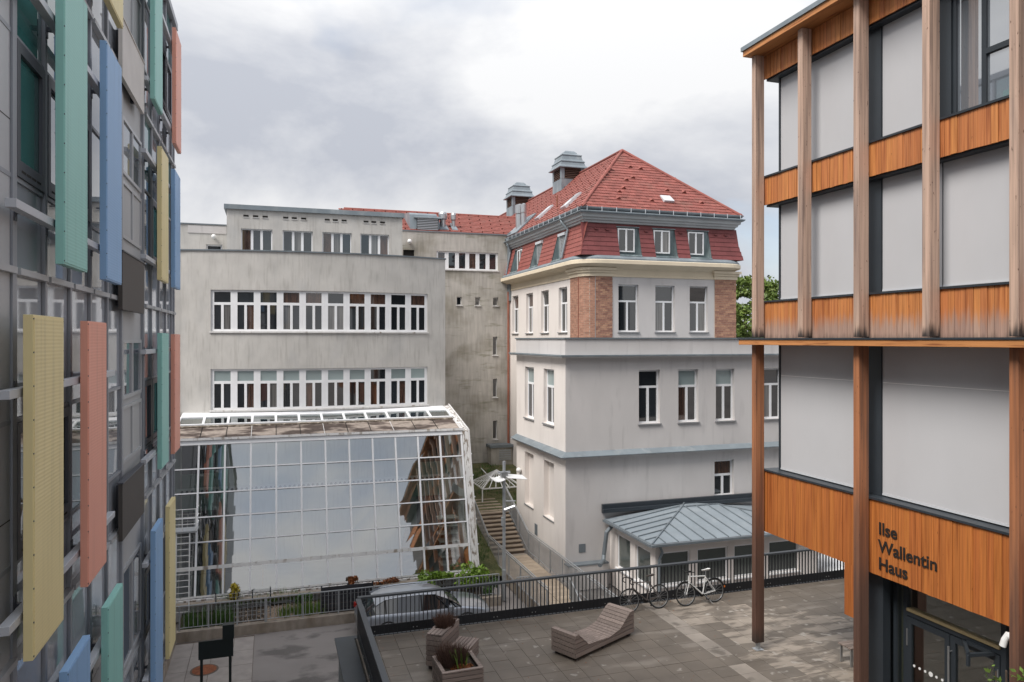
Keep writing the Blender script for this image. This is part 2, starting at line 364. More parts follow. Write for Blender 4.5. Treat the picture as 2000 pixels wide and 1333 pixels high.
# ================================================================== builders
WL = {}          # world position of each object (frame of its children)
def link(o, loc, parent):
    col.objects.link(o)
    loc = Vector(loc)
    WL[o.name] = loc
    if parent is not None:
        o.parent = parent
        o.location = loc - WL[parent.name]
    else:
        o.location = loc
    return o
def tag(o, label=None, cat=None, group=None, kind=None):
    if label: o['label'] = label
    if cat: o['category'] = cat
    if group: o['group'] = group
    if kind: o['kind'] = kind
    return o
def thing(name, label, cat, loc=(0, 0, 0), group=None, rotz=None):
    o = bpy.data.objects.new(name, None)
    o.empty_display_size = .2
    link(o, loc, None)
    if rotz is not None:               # local frame: children are given in the thing's own coordinates
        o.rotation_euler = (0, 0, rotz)
        WL[o.name] = Vector((0, 0, 0))
    return tag(o, label, cat, group)
def m_(m):
    return MATS[m] if isinstance(m, str) else m
def poly(name, verts, faces, m, parent=None, loc=None, smooth=False):
    if loc is None:
        if parent is not None:
            loc = WL[parent.name]
        else:
            n = len(verts)
            loc = Vector((sum(v[0] for v in verts) / n, sum(v[1] for v in verts) / n, min(v[2] for v in verts)))
    loc = Vector(loc)
    used = sorted({i for f in faces for i in f})
    if len(used) < len(verts):
        ix = {i: k for k, i in enumerate(used)}
        verts = [verts[i] for i in used]; faces = [tuple(ix[i] for i in f) for f in faces]
    me = bpy.data.meshes.new(name)
    me.from_pydata([tuple(Vector(v) - loc) for v in verts], [], faces)
    bm = bmesh.new(); bm.from_mesh(me)
    bmesh.ops.recalc_face_normals(bm, faces=bm.faces[:])
    bm.to_mesh(me); bm.free()
    me.materials.append(m_(m))
    if smooth:
        for p in me.polygons: p.use_smooth = True
    return link(bpy.data.objects.new(name, me), loc, parent)
BOXF = [(0, 1, 2, 3), (4, 7, 6, 5), (0, 4, 5, 1), (1, 5, 6, 2), (2, 6, 7, 3), (3, 7, 4, 0)]
BC = {}
def box_mesh(dx, dy, dz, m, bev):
    k = (round(dx, 4), round(dy, 4), round(dz, 4), m if isinstance(m, str) else m.name, bev)
    if k in BC: return BC[k]
    me = bpy.data.meshes.new('box')
    x, y, z = dx / 2, dy / 2, dz / 2
    me.from_pydata([(-x, -y, -z), (x, -y, -z), (x, y, -z), (-x, y, -z), (-x, -y, z), (x, -y, z), (x, y, z), (-x, y, z)], [],
                   [(3, 2, 1, 0), (4, 5, 6, 7), (0, 1, 5, 4), (1, 2, 6, 5), (2, 3, 7, 6), (3, 0, 4, 7)])
    if bev:
        bm = bmesh.new(); bm.from_mesh(me)
        bmesh.ops.bevel(bm, geom=bm.edges[:], offset=bev, segments=1, affect='EDGES')
        bm.to_mesh(me); bm.free()
    me.materials.append(m_(m)); BC[k] = me
    return me
def box(name, b, m, parent=None, bev=0):
    x0, x1, y0, y1, z0, z1 = b
    o = bpy.data.objects.new(name, box_mesh(x1 - x0, y1 - y0, z1 - z0, m, bev))
    return link(o, ((x0 + x1) / 2, (y0 + y1) / 2, (z0 + z1) / 2), parent)
class Acc:
    """collects simple shapes for ONE mesh object"""
    def __init__(s): s.v, s.f = [], []
    def add(s, v, f):
        n = len(s.v); s.v += [tuple(p) for p in v]; s.f += [tuple(i + n for i in q) for q in f]; return s
    def box(s, x0, x1, y0, y1, z0, z1):
        return s.add([(x0, y0, z0), (x1, y0, z0), (x1, y1, z0), (x0, y1, z0), (x0, y0, z1), (x1, y0, z1), (x1, y1, z1), (x0, y1, z1)],
                     [(3, 2, 1, 0), (4, 5, 6, 7), (0, 1, 5, 4), (1, 2, 6, 5), (2, 3, 7, 6), (3, 0, 4, 7)])
    def hexa(s, fn, u0, u1, v0, v1, w0, w1):
        c = [fn(u, v, w) for v in (v0, v1) for (u, w) in ((u0, w0), (u1, w0), (u1, w1), (u0, w1))]
        return s.add(c, [(3, 2, 1, 0), (4, 5, 6, 7), (0, 1, 5, 4), (1, 2, 6, 5), (2, 3, 7, 6), (3, 0, 4, 7)])
    def bar(s, p, q, w, h=None, up=(0, 0, 1)):
        p, q = Vector(p), Vector(q); h = h or w
        d = (q - p).normalized(); a = d.cross(Vector(up))
        if a.length < 1e-4: a = d.cross(Vector((1, 0, 0)))
        a.normalize(); b = a.cross(d).normalized()
        a, b = a * w / 2, b * h / 2
        c = [p - a - b, p + a - b, p + a + b, p - a + b, q - a - b, q + a - b, q + a + b, q - a + b]
        return s.add(c, [(3, 2, 1, 0), (4, 5, 6, 7), (0, 1, 5, 4), (1, 2, 6, 5), (2, 3, 7, 6), (3, 0, 4, 7)])
    def tube(s, pts, r, seg=8, r2=None, closed=False):
        pts = [Vector(p) for p in pts]; n = len(pts); rings = []
        a = None
        for i, p in enumerate(pts):
            if closed:
                d = (pts[(i + 1) % n] - pts[i - 1]).normalized()
            else:
                d = (pts[min(i + 1, n - 1)] - pts[max(i - 1, 0)]).normalized()
            if a is None:
                a = d.orthogonal().normalized()
            else:
                a = (a - d * a.dot(d))
                a = a.normalized() if a.length > 1e-6 else d.orthogonal().normalized()
            b = d.cross(a)
            rr = r if r2 is None else r + (r2 - r) * i / max(1, n - 1)
            rings.append([p + (a * math.cos(2 * PI * k / seg) + b * math.sin(2 * PI * k / seg)) * rr for k in range(seg)])
        f = []
        for i in range(n if closed else n - 1):
            j = (i + 1) % n
            for k in range(seg):
                f.append((i * seg + k, i * seg + (k + 1) % seg, j * seg + (k + 1) % seg, j * seg + k))
        if not closed:
            f.append(tuple(range(seg))[::-1]); f.append(tuple((n - 1) * seg + k for k in range(seg)))
        return s.add([v for rg in rings for v in rg], f)
    def prism(s, pts, vec):
        n = len(pts); vec = Vector(vec)
        v = [Vector(p) for p in pts] + [Vector(p) + vec for p in pts]
        return s.add(v, [tuple(range(n))[::-1], tuple(range(n, 2 * n))] + [(i, (i + 1) % n, n + (i + 1) % n, n + i) for i in range(n)])
    def lathe(s, c, prof, seg=16):
        c = Vector(c); v = []
        for (r, z) in prof:
            for k in range(seg):
                a = 2 * PI * k / seg
                v.append(c + Vector((r * math.cos(a), r * math.sin(a), z)))
        f = []
        for i in range(len(prof) - 1):
            for k in range(seg):
                f.append((i * seg + k, i * seg + (k + 1) % seg, (i + 1) * seg + (k + 1) % seg, (i + 1) * seg + k))
        f.append(tuple(range(seg))[::-1]); f.append(tuple((len(prof) - 1) * seg + k for k in range(seg)))
        return s.add(v, f)
    def build(s, name, m, parent=None, loc=None, smooth=False):
        return poly(name, s.v, s.f, m, parent, loc, smooth)

def FY(Y): return lambda u, v, w: (u, Y + w, v)            # wall looking to -y
def FXN(X): return lambda u, v, w: (X + w, u, v)           # wall looking to -x
def FXP(X): return lambda u, v, w: (X - w, u, v)           # wall looking to +x

def wall(name, fn, u0, u1, v0, v1, holes, depth, m, parent, du=None, back=0.0):
    """wall face with real openings and their reveals"""
    us, vs = {u0, u1}, {v0, v1}
    for (a, b, c, d) in holes:
        us |= {a, b}; vs |= {c, d}
    us, vs = sorted(us), sorted(vs)
    if du:
        ex = []
        for a, b in zip(us, us[1:]):
            n = max(1, int(math.ceil((b - a) / du)))
            ex += [a + (b - a) * i / n for i in range(n)]
        us = ex + [us[-1]]
    A = Acc(); idx = {}
    def V(u, v):
        if (u, v) not in idx:
            idx[(u, v)] = len(A.v); A.v.append(fn(u, v, 0))
        return idx[(u, v)]
    for a, b in zip(us, us[1:]):
        for c, d in zip(vs, vs[1:]):
            mu, mv = (a + b) / 2, (c + d) / 2
            if any(h[0] < mu < h[1] and h[2] < mv < h[3] for h in holes): continue
            A.f.append((V(a, c), V(b, c), V(b, d), V(a, d)))
    for (a, b, c, d) in holes:
        seg = [u for u in us if a <= u <= b]
        for p, q in zip(seg, seg[1:]):
            for v in (c, d):
                A.add([fn(p, v, 0), fn(q, v, 0), fn(q, v, depth), fn(p, v, depth)], [(0, 1, 2, 3)])
        for u in (a, b):
            A.add([fn(u, c, 0), fn(u, d, 0), fn(u, d, depth), fn(u, c, depth)], [(0, 1, 2, 3)])
    return A.build(name, m, parent)

def window(parent, fn, u0, u1, v0, v1, w=.14, style='T', fw=.07, frame='white_frame', glass='window_glass', top=.33,
           sill=True, sill_m='sill_grey', top_glass=None, tilt=False, name='window', sill_out=.07, fv=None, fm=None):
    A = Acc(); d = .07
    fv = fv or fw; fm = fm or fw * .75
    H = lambda a, b, c, e, w0=0, w1=d: A.hexa(fn, a, b, c, e, w + w0, w + w1)
    H(u0, u0 + fw, v0, v1); H(u1 - fw, u1, v0, v1)
    H(u0 + fw, u1 - fw, v0, v0 + fv); H(u0 + fw, u1 - fw, v1 - fv, v1)
    panes = []
    iu0, iu1, iv0, iv1 = u0 + fw, u1 - fw, v0 + fv, v1 - fv
    if style == 'T':
        vt = v1 - (v1 - v0) * top
        H(iu0, iu1, vt - fv * .65, vt + fv * .65)
        um = (u0 + u1) / 2
        H(um - fm, um + fm, iv0, vt - fv * .65)
        panes = [(iu0, iu1, vt + fv * .65, iv1, 1), (iu0, um - fm, iv0, vt - fv * .65, 0), (um + fm, iu1, iv0, vt - fv * .65, 0)]
    elif style == 'D':
        um = (u0 + u1) / 2
        H(um - fm, um + fm, iv0, iv1)
        panes = [(iu0, um - fm, iv0, iv1, 0), (um + fm, iu1, iv0, iv1, 0)]
    elif style == '3':
        k = (iu1 - iu0) / 3
        for i in (1, 2):
            H(iu0 + k * i - fw * 1.3, iu0 + k * i + fw * 1.3, iv0, iv1)
        panes = [(iu0 + k * i + (fw * 1.3 if i else 0), iu0 + k * (i + 1) - (fw * 1.3 if i < 2 else 0), iv0, iv1, 0) for i in range(3)]
    else:
        panes = [(iu0, iu1, iv0, iv1, 1)]
    o = A.build(name, frame, parent, loc=fn((u0 + u1) / 2, v0, w))
    for (a, b, c, e, up) in panes:
        B = Acc()
        t1, t2 = R.uniform(-.004, .004), R.uniform(-.004, .004)
        k = .035
        if tilt and up:
            t2 = -.10; k = .05
        q = [fn(a, c, w + k + t1), fn(b, c, w + k - t1), fn(b, e, w + k - t1 + t2), fn(a, e, w + k + t1 + t2)]
        B.add(q, [(0, 1, 2, 3)])
        gm = top_glass if (up and top_glass) else glass
        if gm == 'window_glass':
            r_ = R.random(); gm = 'warm_glass' if r_ < .2 else ('curtain_glass' if r_ < .33 else gm)
        B.build('pane', gm, o)
    if sill:
        S = Acc(); S.hexa(fn, u0 - .05, u1 + .05, v0 - .055, v0 - .005, -sill_out, w + .02); S.build('sill', sill_m, o)
    return o

def copy_tree(o, parent=None):
    c = o.copy(); col.objects.link(c); c.parent = parent
    WL[c.name] = WL[o.name].copy()
    for ch in o.children: copy_tree(ch, c)
    return c

def leaves(A, c, rad, n, size, flat=1.0, up=0.3, rng=R):
    """leaf-sized faces scattered through an ellipsoid"""
    c = Vector(c)
    for _ in range(n):
        while True:
            p = Vector((rng.uniform(-1, 1), rng.uniform(-1, 1), rng.uniform(-1, 1)))
            if p.length < 1: break
        p = Vector((p.x * rad[0], p.y * rad[1], p.z * rad[2]))
        nrm = Vector((rng.gauss(0, 1), rng.gauss(0, 1), rng.gauss(0, 1) + up)).normalized()
        a = nrm.orthogonal().normalized(); b = nrm.cross(a)
        t = rng.uniform(0, 2 * PI); a, b = a * math.cos(t) + b * math.sin(t), b * math.cos(t) - a * math.sin(t)
        s = size * rng.uniform(.6, 1.3)
        q = c + p
        A.add([q - a * s, q + b * s * .5, q + a * s, q - b * s * .5], [(0, 1, 2, 3)])

def blades(A, c, n, h, spread, w, rng=R, lean=.5):
    c = Vector(c)
    for _ in range(n):
        a = rng.uniform(0, 2 * PI); r = spread * math.sqrt(rng.random())
        p = c + Vector((math.cos(a) * r, math.sin(a) * r, 0))
        l = h * rng.uniform(.5, 1.1)
        t = p + Vector((math.cos(a) * lean * l * rng.random() + rng.uniform(-.1, .1) * l, math.sin(a) * lean * l * rng.random() + rng.uniform(-.1, .1) * l, l))
        s = Vector((rng.uniform(-1, 1), rng.uniform(-1, 1), 0)).normalized() * w
        m = (p + t) / 2 + Vector((0, 0, l * .12))
        A.add([p - s, p + s, m + s * .8, m - s * .8, t], [(0, 1, 2, 3), (3, 2, 4)])

def in_view(x, y, z, mg=60):
    s, c = math.sin(YAW), math.cos(YAW)
    d = s * x + c * y
    if d < .5: return False
    px = 1000 + 1440 * (c * x - s * y) / d; py = 664 - 1440 * (z - CAMZ) / d
    return -mg < px < 2000 + mg and -mg < py < 1333 + mg

# ================================================================== the setting
def sheet(name, x0, x1, y0, y1, z, m, z2=None):
    z2 = z if z2 is None else z2
    o = poly(name, [(x0, y0, z), (x1, y0, z), (x1, y1, z2), (x0, y1, z2)], [(0, 1, 2, 3)], m)
    return tag(o, kind='structure')
sheet('ground', -300, 300, -300, 400, -0.06, 'asphalt')
sheet('street', -3.3, 40, -12, 27.6, 0.0, 'asphalt')
tag(bpy.data.objects['street'], kind='structure')
# flagstones by the glass building
pav = poly('pavement', [(-3.2, 12, .004), (-.55, 12, .004), (-.55, 27.5, .004), (-3.2, 27.5, .004)], [(0, 1, 2, 3)], 'step_riser')
tag(pav, kind='structure')
for i in range(4):
    for j in range(9):
        x = -3.15 + i * .65; y = 17.0 + j * 1.15
        box('flagstone', (x, x + .635, y, y + 1.135, .006, .03), 'pale_flag', pav)
# raised upper garden behind the stairs
up = poly('upper_garden', [(8.15, 35.4, 1.8), (11.5, 35.4, 1.8), (14.75, 45.6, 2.5), (8.15, 45.6, 2.5), (8.15, 30.0, .35), (9.5, 30.0, .35), (9.5, 35.4, 1.8),
                           (11.3, 35.4, 1.75), (14.75, 35.4, 1.75)], [(0, 6, 1, 2, 3), (4, 5, 6, 0), (1, 8, 2)], 'grass_dry')
tag(up, kind='structure')
# the raised path to the stairs
path = thing('path', None, None, (10.4, 27, 0)); tag(path, kind='structure')
box('path_slab', (9.5, 11.3, 20.6, 32.6, 0.0, .43), 'kerb_concrete', path)
for k in range(30):
    y = 20.65 + k * .40
    if y + .39 > 32.6: break
    box('flagstone', (9.53, 10.39, y, y + .385, .432, .45), 'step_stone', path)
    box('flagstone', (10.41, 11.27, y, y + .385, .432, .45), 'step_stone', path)
st = thing('stairs', 'worn concrete garden steps climbing between greenhouse and plastered block', 'stairs', (10.4, 32.6, 0))
for k in range(10):
    y = 32.6 + k * .28; z = .45 + (k + 1) * .135
    box('riser', (9.52, 11.28, y + .03, y + .30, z - .135 - .1, z - .045), 'step_riser', st)
    box('tread', (9.47, 11.33, y, y + .31, z - .05, z), 'step_stone', st, .008)
# slabs of the upper landing
for k in range(5):
    for i in range(4):
        box('landing_slab', (9.5 + i * .46, 9.5 + i * .46 + .44, 35.45 + k * .5, 35.45 + k * .5 + .47, 1.70 + k * .034, 1.82 + k * .034), 'step_stone', st)

# ---------------------------------------------------------------- terrace on its podium
ter = thing('terrace', None, None, (8, 12, 2.3)); tag(ter, kind='structure')
box('podium', (1.72, 32, -12, 20.22, -.3, 2.34), 'podium_wall', ter)
box('edge_flashing', (1.62, 2.12, -12, 20.30, 2.342, 2.39), 'anthracite', ter)
box('edge_flashing', (2.121, 32, 20.10, 20.30, 2.342, 2.39), 'anthracite', ter)
box('deck_bed', (2.122, 32, -12, 20.099, 2.341, 2.362), 'deck_base', ter)
tiles = []
x = 2.16
while x < 22:
    y = 20.05
    while y > -2:
        tiles.append((x, y - .5)); y -= .5
    x += .5
vis = [t for t in tiles if in_view(t[0] + .25, t[1] + .25, 2.4, 20)]
def tkey(t):
    dd = math.hypot(t[0], t[1]); return dd + (6 if t[0] > 12.6 else 0) + (40 if t[0] > 12.6 and t[1] < 12.6 else 0)
vis.sort(key=tkey)
big = set(vis[:300])
rest = Acc()
for (x, y) in tiles:
    h = R.uniform(-.0025, .0025)
    if (x, y) in big:
        dm = 'deck_tile_pale' if 10.6 < x < 11.1 and R.random() < .85 else ('deck_tile_worn' if x > 11.3 + R.uniform(-.9, .5) and y > 13.4 + R.uniform(-1, 1) else 'deck_tile')
        o = box('paving_tile', (x, x + .492, y, y + .492, 2.364, 2.40), dm, ter)
        o.location.z += h
    else:
        rest.box(x, x + .492, y, y + .492, 2.364, 2.40 + h)
tag(rest.build('paving_tiles', 'deck_tile', ter), kind='stuff')
box('wall_light', (1.60, 1.718, 14.9, 15.05, 1.75, 1.98), 'white_plastic', ter, .01)

def railing(name, label, p, q, z0, h, sp, m_bar='rail_metal', curb=.30):
    """flat-bar balustrade from p to q with a deep bottom plate"""
    t = thing(name, label, 'railing', ((p[0] + q[0]) / 2, (p[1] + q[1]) / 2, z0))
    d = Vector((q[0] - p[0], q[1] - p[1], 0)); L = d.length; d.normalize(); n = Vector((-d.y, d.x, 0))
    P = Vector((p[0], p[1], z0)); Q = P + d * L
    A = Acc(); A.bar(P + Vector((0, 0, h - .025)), Q + Vector((0, 0, h - .025)), .13, .05); A.build('top_rail', 'rail_metal', t)
    A = Acc(); A.bar(P + Vector((0, 0, curb / 2 + .03)), Q + Vector((0, 0, curb / 2 + .03)), .03, curb - .06); A.build('bottom_plate', 'black_metal', t)
    k = int(L / sp); me = None
    for i in range(k + 1):
        c = P + d * (i * L / k)
        post = (i % 14 == 0)
        if me is None:
            x = .05 if abs(d.x) > .5 else .014; y = .014 if abs(d.x) > .5 else .05
            me = box_mesh(y if abs(d.x) > .5 else x, x if abs(d.x) > .5 else y, h - .09, 'black_metal', 0)
        o = bpy.data.objects.new('baluster', me); link(o, c + Vector((0, 0, h / 2 - .015)), t)
    k = int(L / 1.15)
    for i in range(k):
        c = P + d * (.4 + i * 1.15)
        for s in (-.05, .05):
            e = c + d * s - n * (.017 if abs(d.x) > .5 else -.017)
            box('bolt', (e.x - .012, e.x + .012, e.y - .01, e.y + .01, z0 + curb * .5 - .012, z0 + curb * .5 + .012), 'steel', t)
    return t
railing('terrace_railing', 'long black steel balustrade behind the bicycles at the terrace back edge', (2.2, 20.02), (23.2, 20.02), 2.40, 1.12, .118)
railing('terrace_railing', 'black steel balustrade along the terrace side towards the glass building', (2.2, 2.0), (2.2, 19.9), 2.40, 1.12, .118)

# ---------------------------------------------------------------- street kerb wall, garden and fence
kw = box('kerb_wall', (-3.1, 8.6, 27.56, 27.80, -.02, .36), 'kerb_concrete', None, .01)
tag(kw, 'low stained concrete retaining wall under the garden fence', 'wall')
gb = poly('garden_bed', [(-3.1, 27.8, .30), (8.15, 27.8, .30), (8.15, 29.5, .34), (-3.1, 29.5, .34)], [(0, 1, 2, 3)], 'soil'); tag(gb, kind='structure')
A = Acc()
for i in range(1500):
    x = R.uniform(-.2, 1.7) if R.random() < .8 else R.uniform(-2.6, 2.2); y = R.uniform(27.85, 29.4); s = R.uniform(.02, .05)
    A.add([(x - s, y - s, .31), (x + s, y - s * .6, .31), (x + s * .7, y + s, .31), (x - s * .8, y + s * .8, .31), (x, y, .32 + s)],
          [(0, 1, 4), (1, 2, 4), (2, 3, 4), (3, 0, 4)])
g = A.build('gravel', 'gravel'); tag(g, 'pale gravel between plants in the garden bed', 'gravel', kind='stuff')

def bar_fence(label, p, q, z0, h, sp, posts, m='galvanised', r=.011, group=None, name='fence', handrail=False, nm='railing'):
    t = thing(name, label, nm, ((p[0] + q[0]) / 2, (p[1] + q[1]) / 2, min(p[2], q[2]) + z0), group)
    P, Q = Vector(p) + Vector((0, 0, z0)), Vector(q) + Vector((0, 0, z0)); L = (Q - P).length
    up = Vector((0, 0, 1))
    A = Acc(); A.bar(P + up * h, Q + up * h, .045, .03); A.build('top_rail', m, t)
    A = Acc(); A.bar(P + up * .1, Q + up * .1, .03, .02); A.build('bottom_rail', m, t)
    if handrail:
        A = Acc(); A.tube([P + up * (h + .09), Q + up * (h + .09)], .022); A.build('handrail', m, t)
    k = max(1, int(L / sp))
    me = box_mesh(r * 1.6, r * 1.6, h - .1, m, 0)
    for i in range(1, k):
        o = bpy.data.objects.new('bar', me); link(o, P.lerp(Q, i / k) + up * (h / 2 + .05), t)
    me = box_mesh(.045, .045, h + .05, m, 0)
    for i in range(posts + 1):
        o = bpy.data.objects.new('post', me); link(o, P.lerp(Q, i / posts) + up * (h / 2 - .02), t)
    return t
bar_fence('thin galvanised fence on kerb wall in front of gravel bed', (-.15, 27.68, .36), (3.6, 27.68, .36), 0, .85, .13, 3)
bar_fence('galvanised fence on kerb wall behind the silver car', (3.66, 27.68, .36), (8.5, 27.68, .36), 0, .85, .13, 3)
bar_fence('galvanised fence panel framing the wire gate by the glass building', (-3.0, 27.68, .36), (-.2, 27.68, .36), 0, .85, .14, 3)
# dark bins / slab behind the fence
t = thing('compost_box', 'dark slatted compost box behind the kerb fence', 'box', (2.7, 28.2, .3))
for k in range(6):
    box('slat', (1.75, 3.65, 28.0, 28.03, .32 + k * .16, .46 + k * .16), 'dark_slab', t)
for x in (1.75, 2.7, 3.62):
    box('post', (x, x + .05, 28.032, 28.08, .3, 1.3), 'dark_slab', t)
# wire gate posts
t = thing('wire_gate', 'black framed wire mesh gate standing among the bed plants', 'gate', (-1.0, 28.3, .3))
for i in range(4):
    box('gate_post', (-1.9 + i * .62, -1.86 + i * .62, 28.3, 28.34, .3, 1.35), 'black_metal', t)
A = Acc()
for k in range(7): A.bar((-1.9, 28.28, .45 + k * .14), (0, 28.28, .45 + k * .14), .01)
for k in range(14): A.bar((-1.88 + k * .14, 28.285, .4), (-1.88 + k * .14, 28.285, 1.3), .008)
A.build('wire_mesh', 'galvanised', t)

def shrub(name, label, c, rad, n, size, m, group=None, stem=True, cat='shrub'):
    t = thing(name, label, cat, (c[0], c[1], c[2]), group)
    A = Acc()
    for k in range(max(3, int(n / 120))):
        o = Vector((R.uniform(-.6, .6) * rad[0], R.uniform(-.6, .6) * rad[1], rad[2] * R.uniform(.5, 1.5)))
        leaves(A, Vector(c) + o, (rad[0] * .5, rad[1] * .5, rad[2] * .5), 120, size)
    A.build('foliage', m, t)
    B = Acc()
    for k in range(5):
        B.tube([(c[0] + R.uniform(-.05, .05), c[1], c[2] - .02), (c[0] + R.uniform(-.6, .6) * rad[0], c[1] + R.uniform(-.5, .5) * rad[1], c[2] + rad[2] * 1.2)], .012, 5)
    B.build('stem', 'bark', t)
    return t
shrub('shrub', 'bright green leafy bush beside the lamp post base', (7.65, 28.6, .3), (.75, .5, .62), 1000, .085, 'leaf_bright')
shrub('shrub', 'smaller bright green bush at greenhouse wall behind the car', (5.7, 28.8, .3), (.55, .4, .55), 700, .08, 'leaf_bright')
shrub('shrub', 'low green ground shrub behind the fence by the lamp post', (8.3, 28.2, .1), (.4, .3, .5), 400, .07, 'leaf_mid')
shrub('shrub', 'rust brown withered creeper on the greenhouse sill', (4.3, 29.25, .6), (.6, .18, .25), 420, .06, 'leaf_rust')
shrub('shrub', 'small rust brown plant standing above the compost box', (3.1, 29.2, .75), (.25, .18, .22), 260, .055, 'leaf_rust')
shrub('shrub', 'dark green bush among the gravel bed plants', (1.2, 28.7, .3), (.35, .3, .35), 420, .06, 'leaf_mid')
shrub('shrub', 'leafy green creeper spreading over greenhouse sill behind the car', (6.6, 29.2, .55), (.55, .2, .3), 480, .075, 'leaf_bright')
shrub('shrub', 'yellow green plant in front of the left greenhouse panes', (-1.25, 29.3, .5), (.3, .2, .42), 420, .06, 'leaf_gold')
A = Acc()
for k in range(60):
    x = R.uniform(-2.9, -1.3); y = R.uniform(27.9, 28.5)
    blades(A, (x, y, .3), 14, R.uniform(.3, .75), .12, .012, lean=.4)
g = A.build('bed_grass', 'leaf_mid'); tag(g, 'tall green perennials crowding the bed by the glass building', 'plants', kind='stuff')
A = Acc()
for k in range(60):
    x = R.uniform(.3, 1.9); y = R.uniform(27.9, 28.6)
    blades(A, (x, y, .3), 12, R.uniform(.2, .5), .12, .012, lean=.5)
for k in range(30):
    x = R.uniform(-2.0, 1.2); blades(A, (x, 29.35, .5), 10, R.uniform(.25, .5), .14, .01, lean=.5)
g = A.build('bed_grass', 'leaf_light'); tag(g, 'short green plants growing through the gravel', 'plants', kind='stuff')
A = Acc()
for k in range(240):
    x = R.uniform(8.2, 9.4) if R.random() < .3 else R.uniform(8.3, 13.5); y = R.uniform(35.6, 45)
    if x < 9.45: y = R.uniform(31, 45)
    z = .35 + (y - 30) / 5.4 * 1.45 if y < 35.4 else 1.8 + (y - 35.4) * .0686
    if 9.4 < x < 11.6 and y < 38: continue
    blades(A, (x, y, z), 12, R.uniform(.12, .3), .25, .012, lean=.6)
g = A.build('grass', 'leaf_mid'); tag(g, 'rough grass on the bank above the garden steps', 'grass', kind='stuff')

# stair and path railings
bar_fence('galvanised railing climbing the left side of the garden steps', (9.45, 32.4, .45), (9.45, 35.5, 1.85), 0, .95, .13, 3, name='stair_railing', handrail=True)
bar_fence('galvanised railing climbing the steps beside the plastered wall', (11.4, 32.4, .45), (11.4, 36.2, 2.0), 0, .95, .13, 3, name='stair_railing', handrail=True)
bar_fence('galvanised railing along the raised path on the lamp side', (9.45, 24.8, .45), (9.45, 32.35, .45), 0, .95, .13, 5, name='path_railing', handrail=True)
bar_fence('galvanised railing along the raised path beside the plastered block', (11.4, 21.3, .45), (11.4, 32.35, .45), 0, .95, .13, 8, name='path_railing', handrail=True)
bar_fence('short galvanised cross railing closing the path end near lamp post', (8.9, 26.6, 0.0), (9.4, 26.6, 0.0), 0, 1.35, .12, 1, name='path_railing')
bar_fence('low galvanised bicycle barrier standing on the raised path', (10.2, 23.4, .45), (10.9, 26.2, .45), 0, .8, .12, 2, name='path_railing')

# ---------------------------------------------------------------- lamp post
t = thing('lamp_post', 'tall galvanised lamp post with white wing reflectors', 'lamp', (8.85, 28.1, 0))
A = Acc(); A.lathe((8.85, 28.1, 0), [(.09, 0), (.09, 1.2), (.068, 1.25), (.06, 5.55), (.0, 5.56)], 12); A.build('pole', 'galvanised', t)
for s, yy in ((-1, 0), (1, 0)):
    A = Acc(); n = 6
    for i in range(n):
        a0, a1 = i / n, (i + 1) / n
        f = lambda a: (8.85 + s * (.05 + .82 * a), (4.86 + .34 * a - .22 * math.sin(a * PI)) if s < 0 else (4.92 - .10 * a))
        (x0, z0), (x1, z1) = f(a0), f(a1)
        A.add([(x0, 27.75, z0), (x1, 27.75, z1), (x1, 28.4, z1 + .06), (x0, 28.4, z0 + .06), (x0, 27.75, z0 + .02), (x1, 27.75, z1 + .02), (x1, 28.4, z1 + .08), (x0, 28.4, z0 + .08)],
              [(3, 2, 1, 0), (4, 5, 6, 7), (0, 1, 5, 4), (1, 2, 6, 5), (2, 3, 7, 6), (3, 0, 4, 7)])
    A.build('reflector_wing', 'white_plastic', t, smooth=False)
A = Acc(); A.box(8.72, 8.98, 27.98, 28.22, 4.92, 5.12); A.tube([(8.6, 28.1, 5.1), (9.1, 28.1, 5.1)], .05); A.build('lamp_head', 'steel', t)
A = Acc(); A.tube([(8.85, 28.02, 3.6), (9.25, 27.9, 3.75)], .09, 10); A.tube([(8.85, 28.1, 3.95), (9.3, 28.0, 3.95)], .025); A.build('spotlight', 'steel', t)
box('junction_box', (8.70, 8.80, 27.94, 28.02, 3.0, 3.35), 'galvanised', t, .01)
# white lattice canopy behind the lamp
t = thing('lattice_skylight', 'white steel lattice pyramid skylight above the garden steps', 'skylight', (10.6, 39.2, 2.0))
cx, cy, zb, zt, rr = 11.6, 38.2, 2.6, 3.35, 1.1
for sx, sy in ((-1, -1), (1, -1), (1, 1), (-1, 1)):
    A = Acc(); A.bar((cx + sx * rr, cy + sy * rr, zb), (cx, cy, zt), .06); A.bar((cx + sx * rr, cy + sy * rr, zb), (cx + (sx if sx * sy > 0 else -sx) * rr, cy + (-sy if sx * sy > 0 else sy) * rr, zb), .06)
    A.build('edge_bar', 'white_plastic', t)
    A = Acc(); A.bar((cx + sx * rr, cy + sy * rr, 1.75), (cx + sx * rr, cy + sy * rr, zb), .06); A.build('leg', 'white_plastic', t)
for i in range(1, 6):
    k = i / 6
    for (a, b) in (((-1, -1), (1, -1)), ((-1, -1), (-1, 1)), ((1, -1), (1, 1))):
        x = cx + rr * (a[0] + (b[0] - a[0]) * k); y = cy + rr * (a[1] + (b[1] - a[1]) * k)
        A = Acc(); A.bar((x, y, zb), (cx, cy, zt), .035); A.build('glazing_bar', 'white_plastic', t)

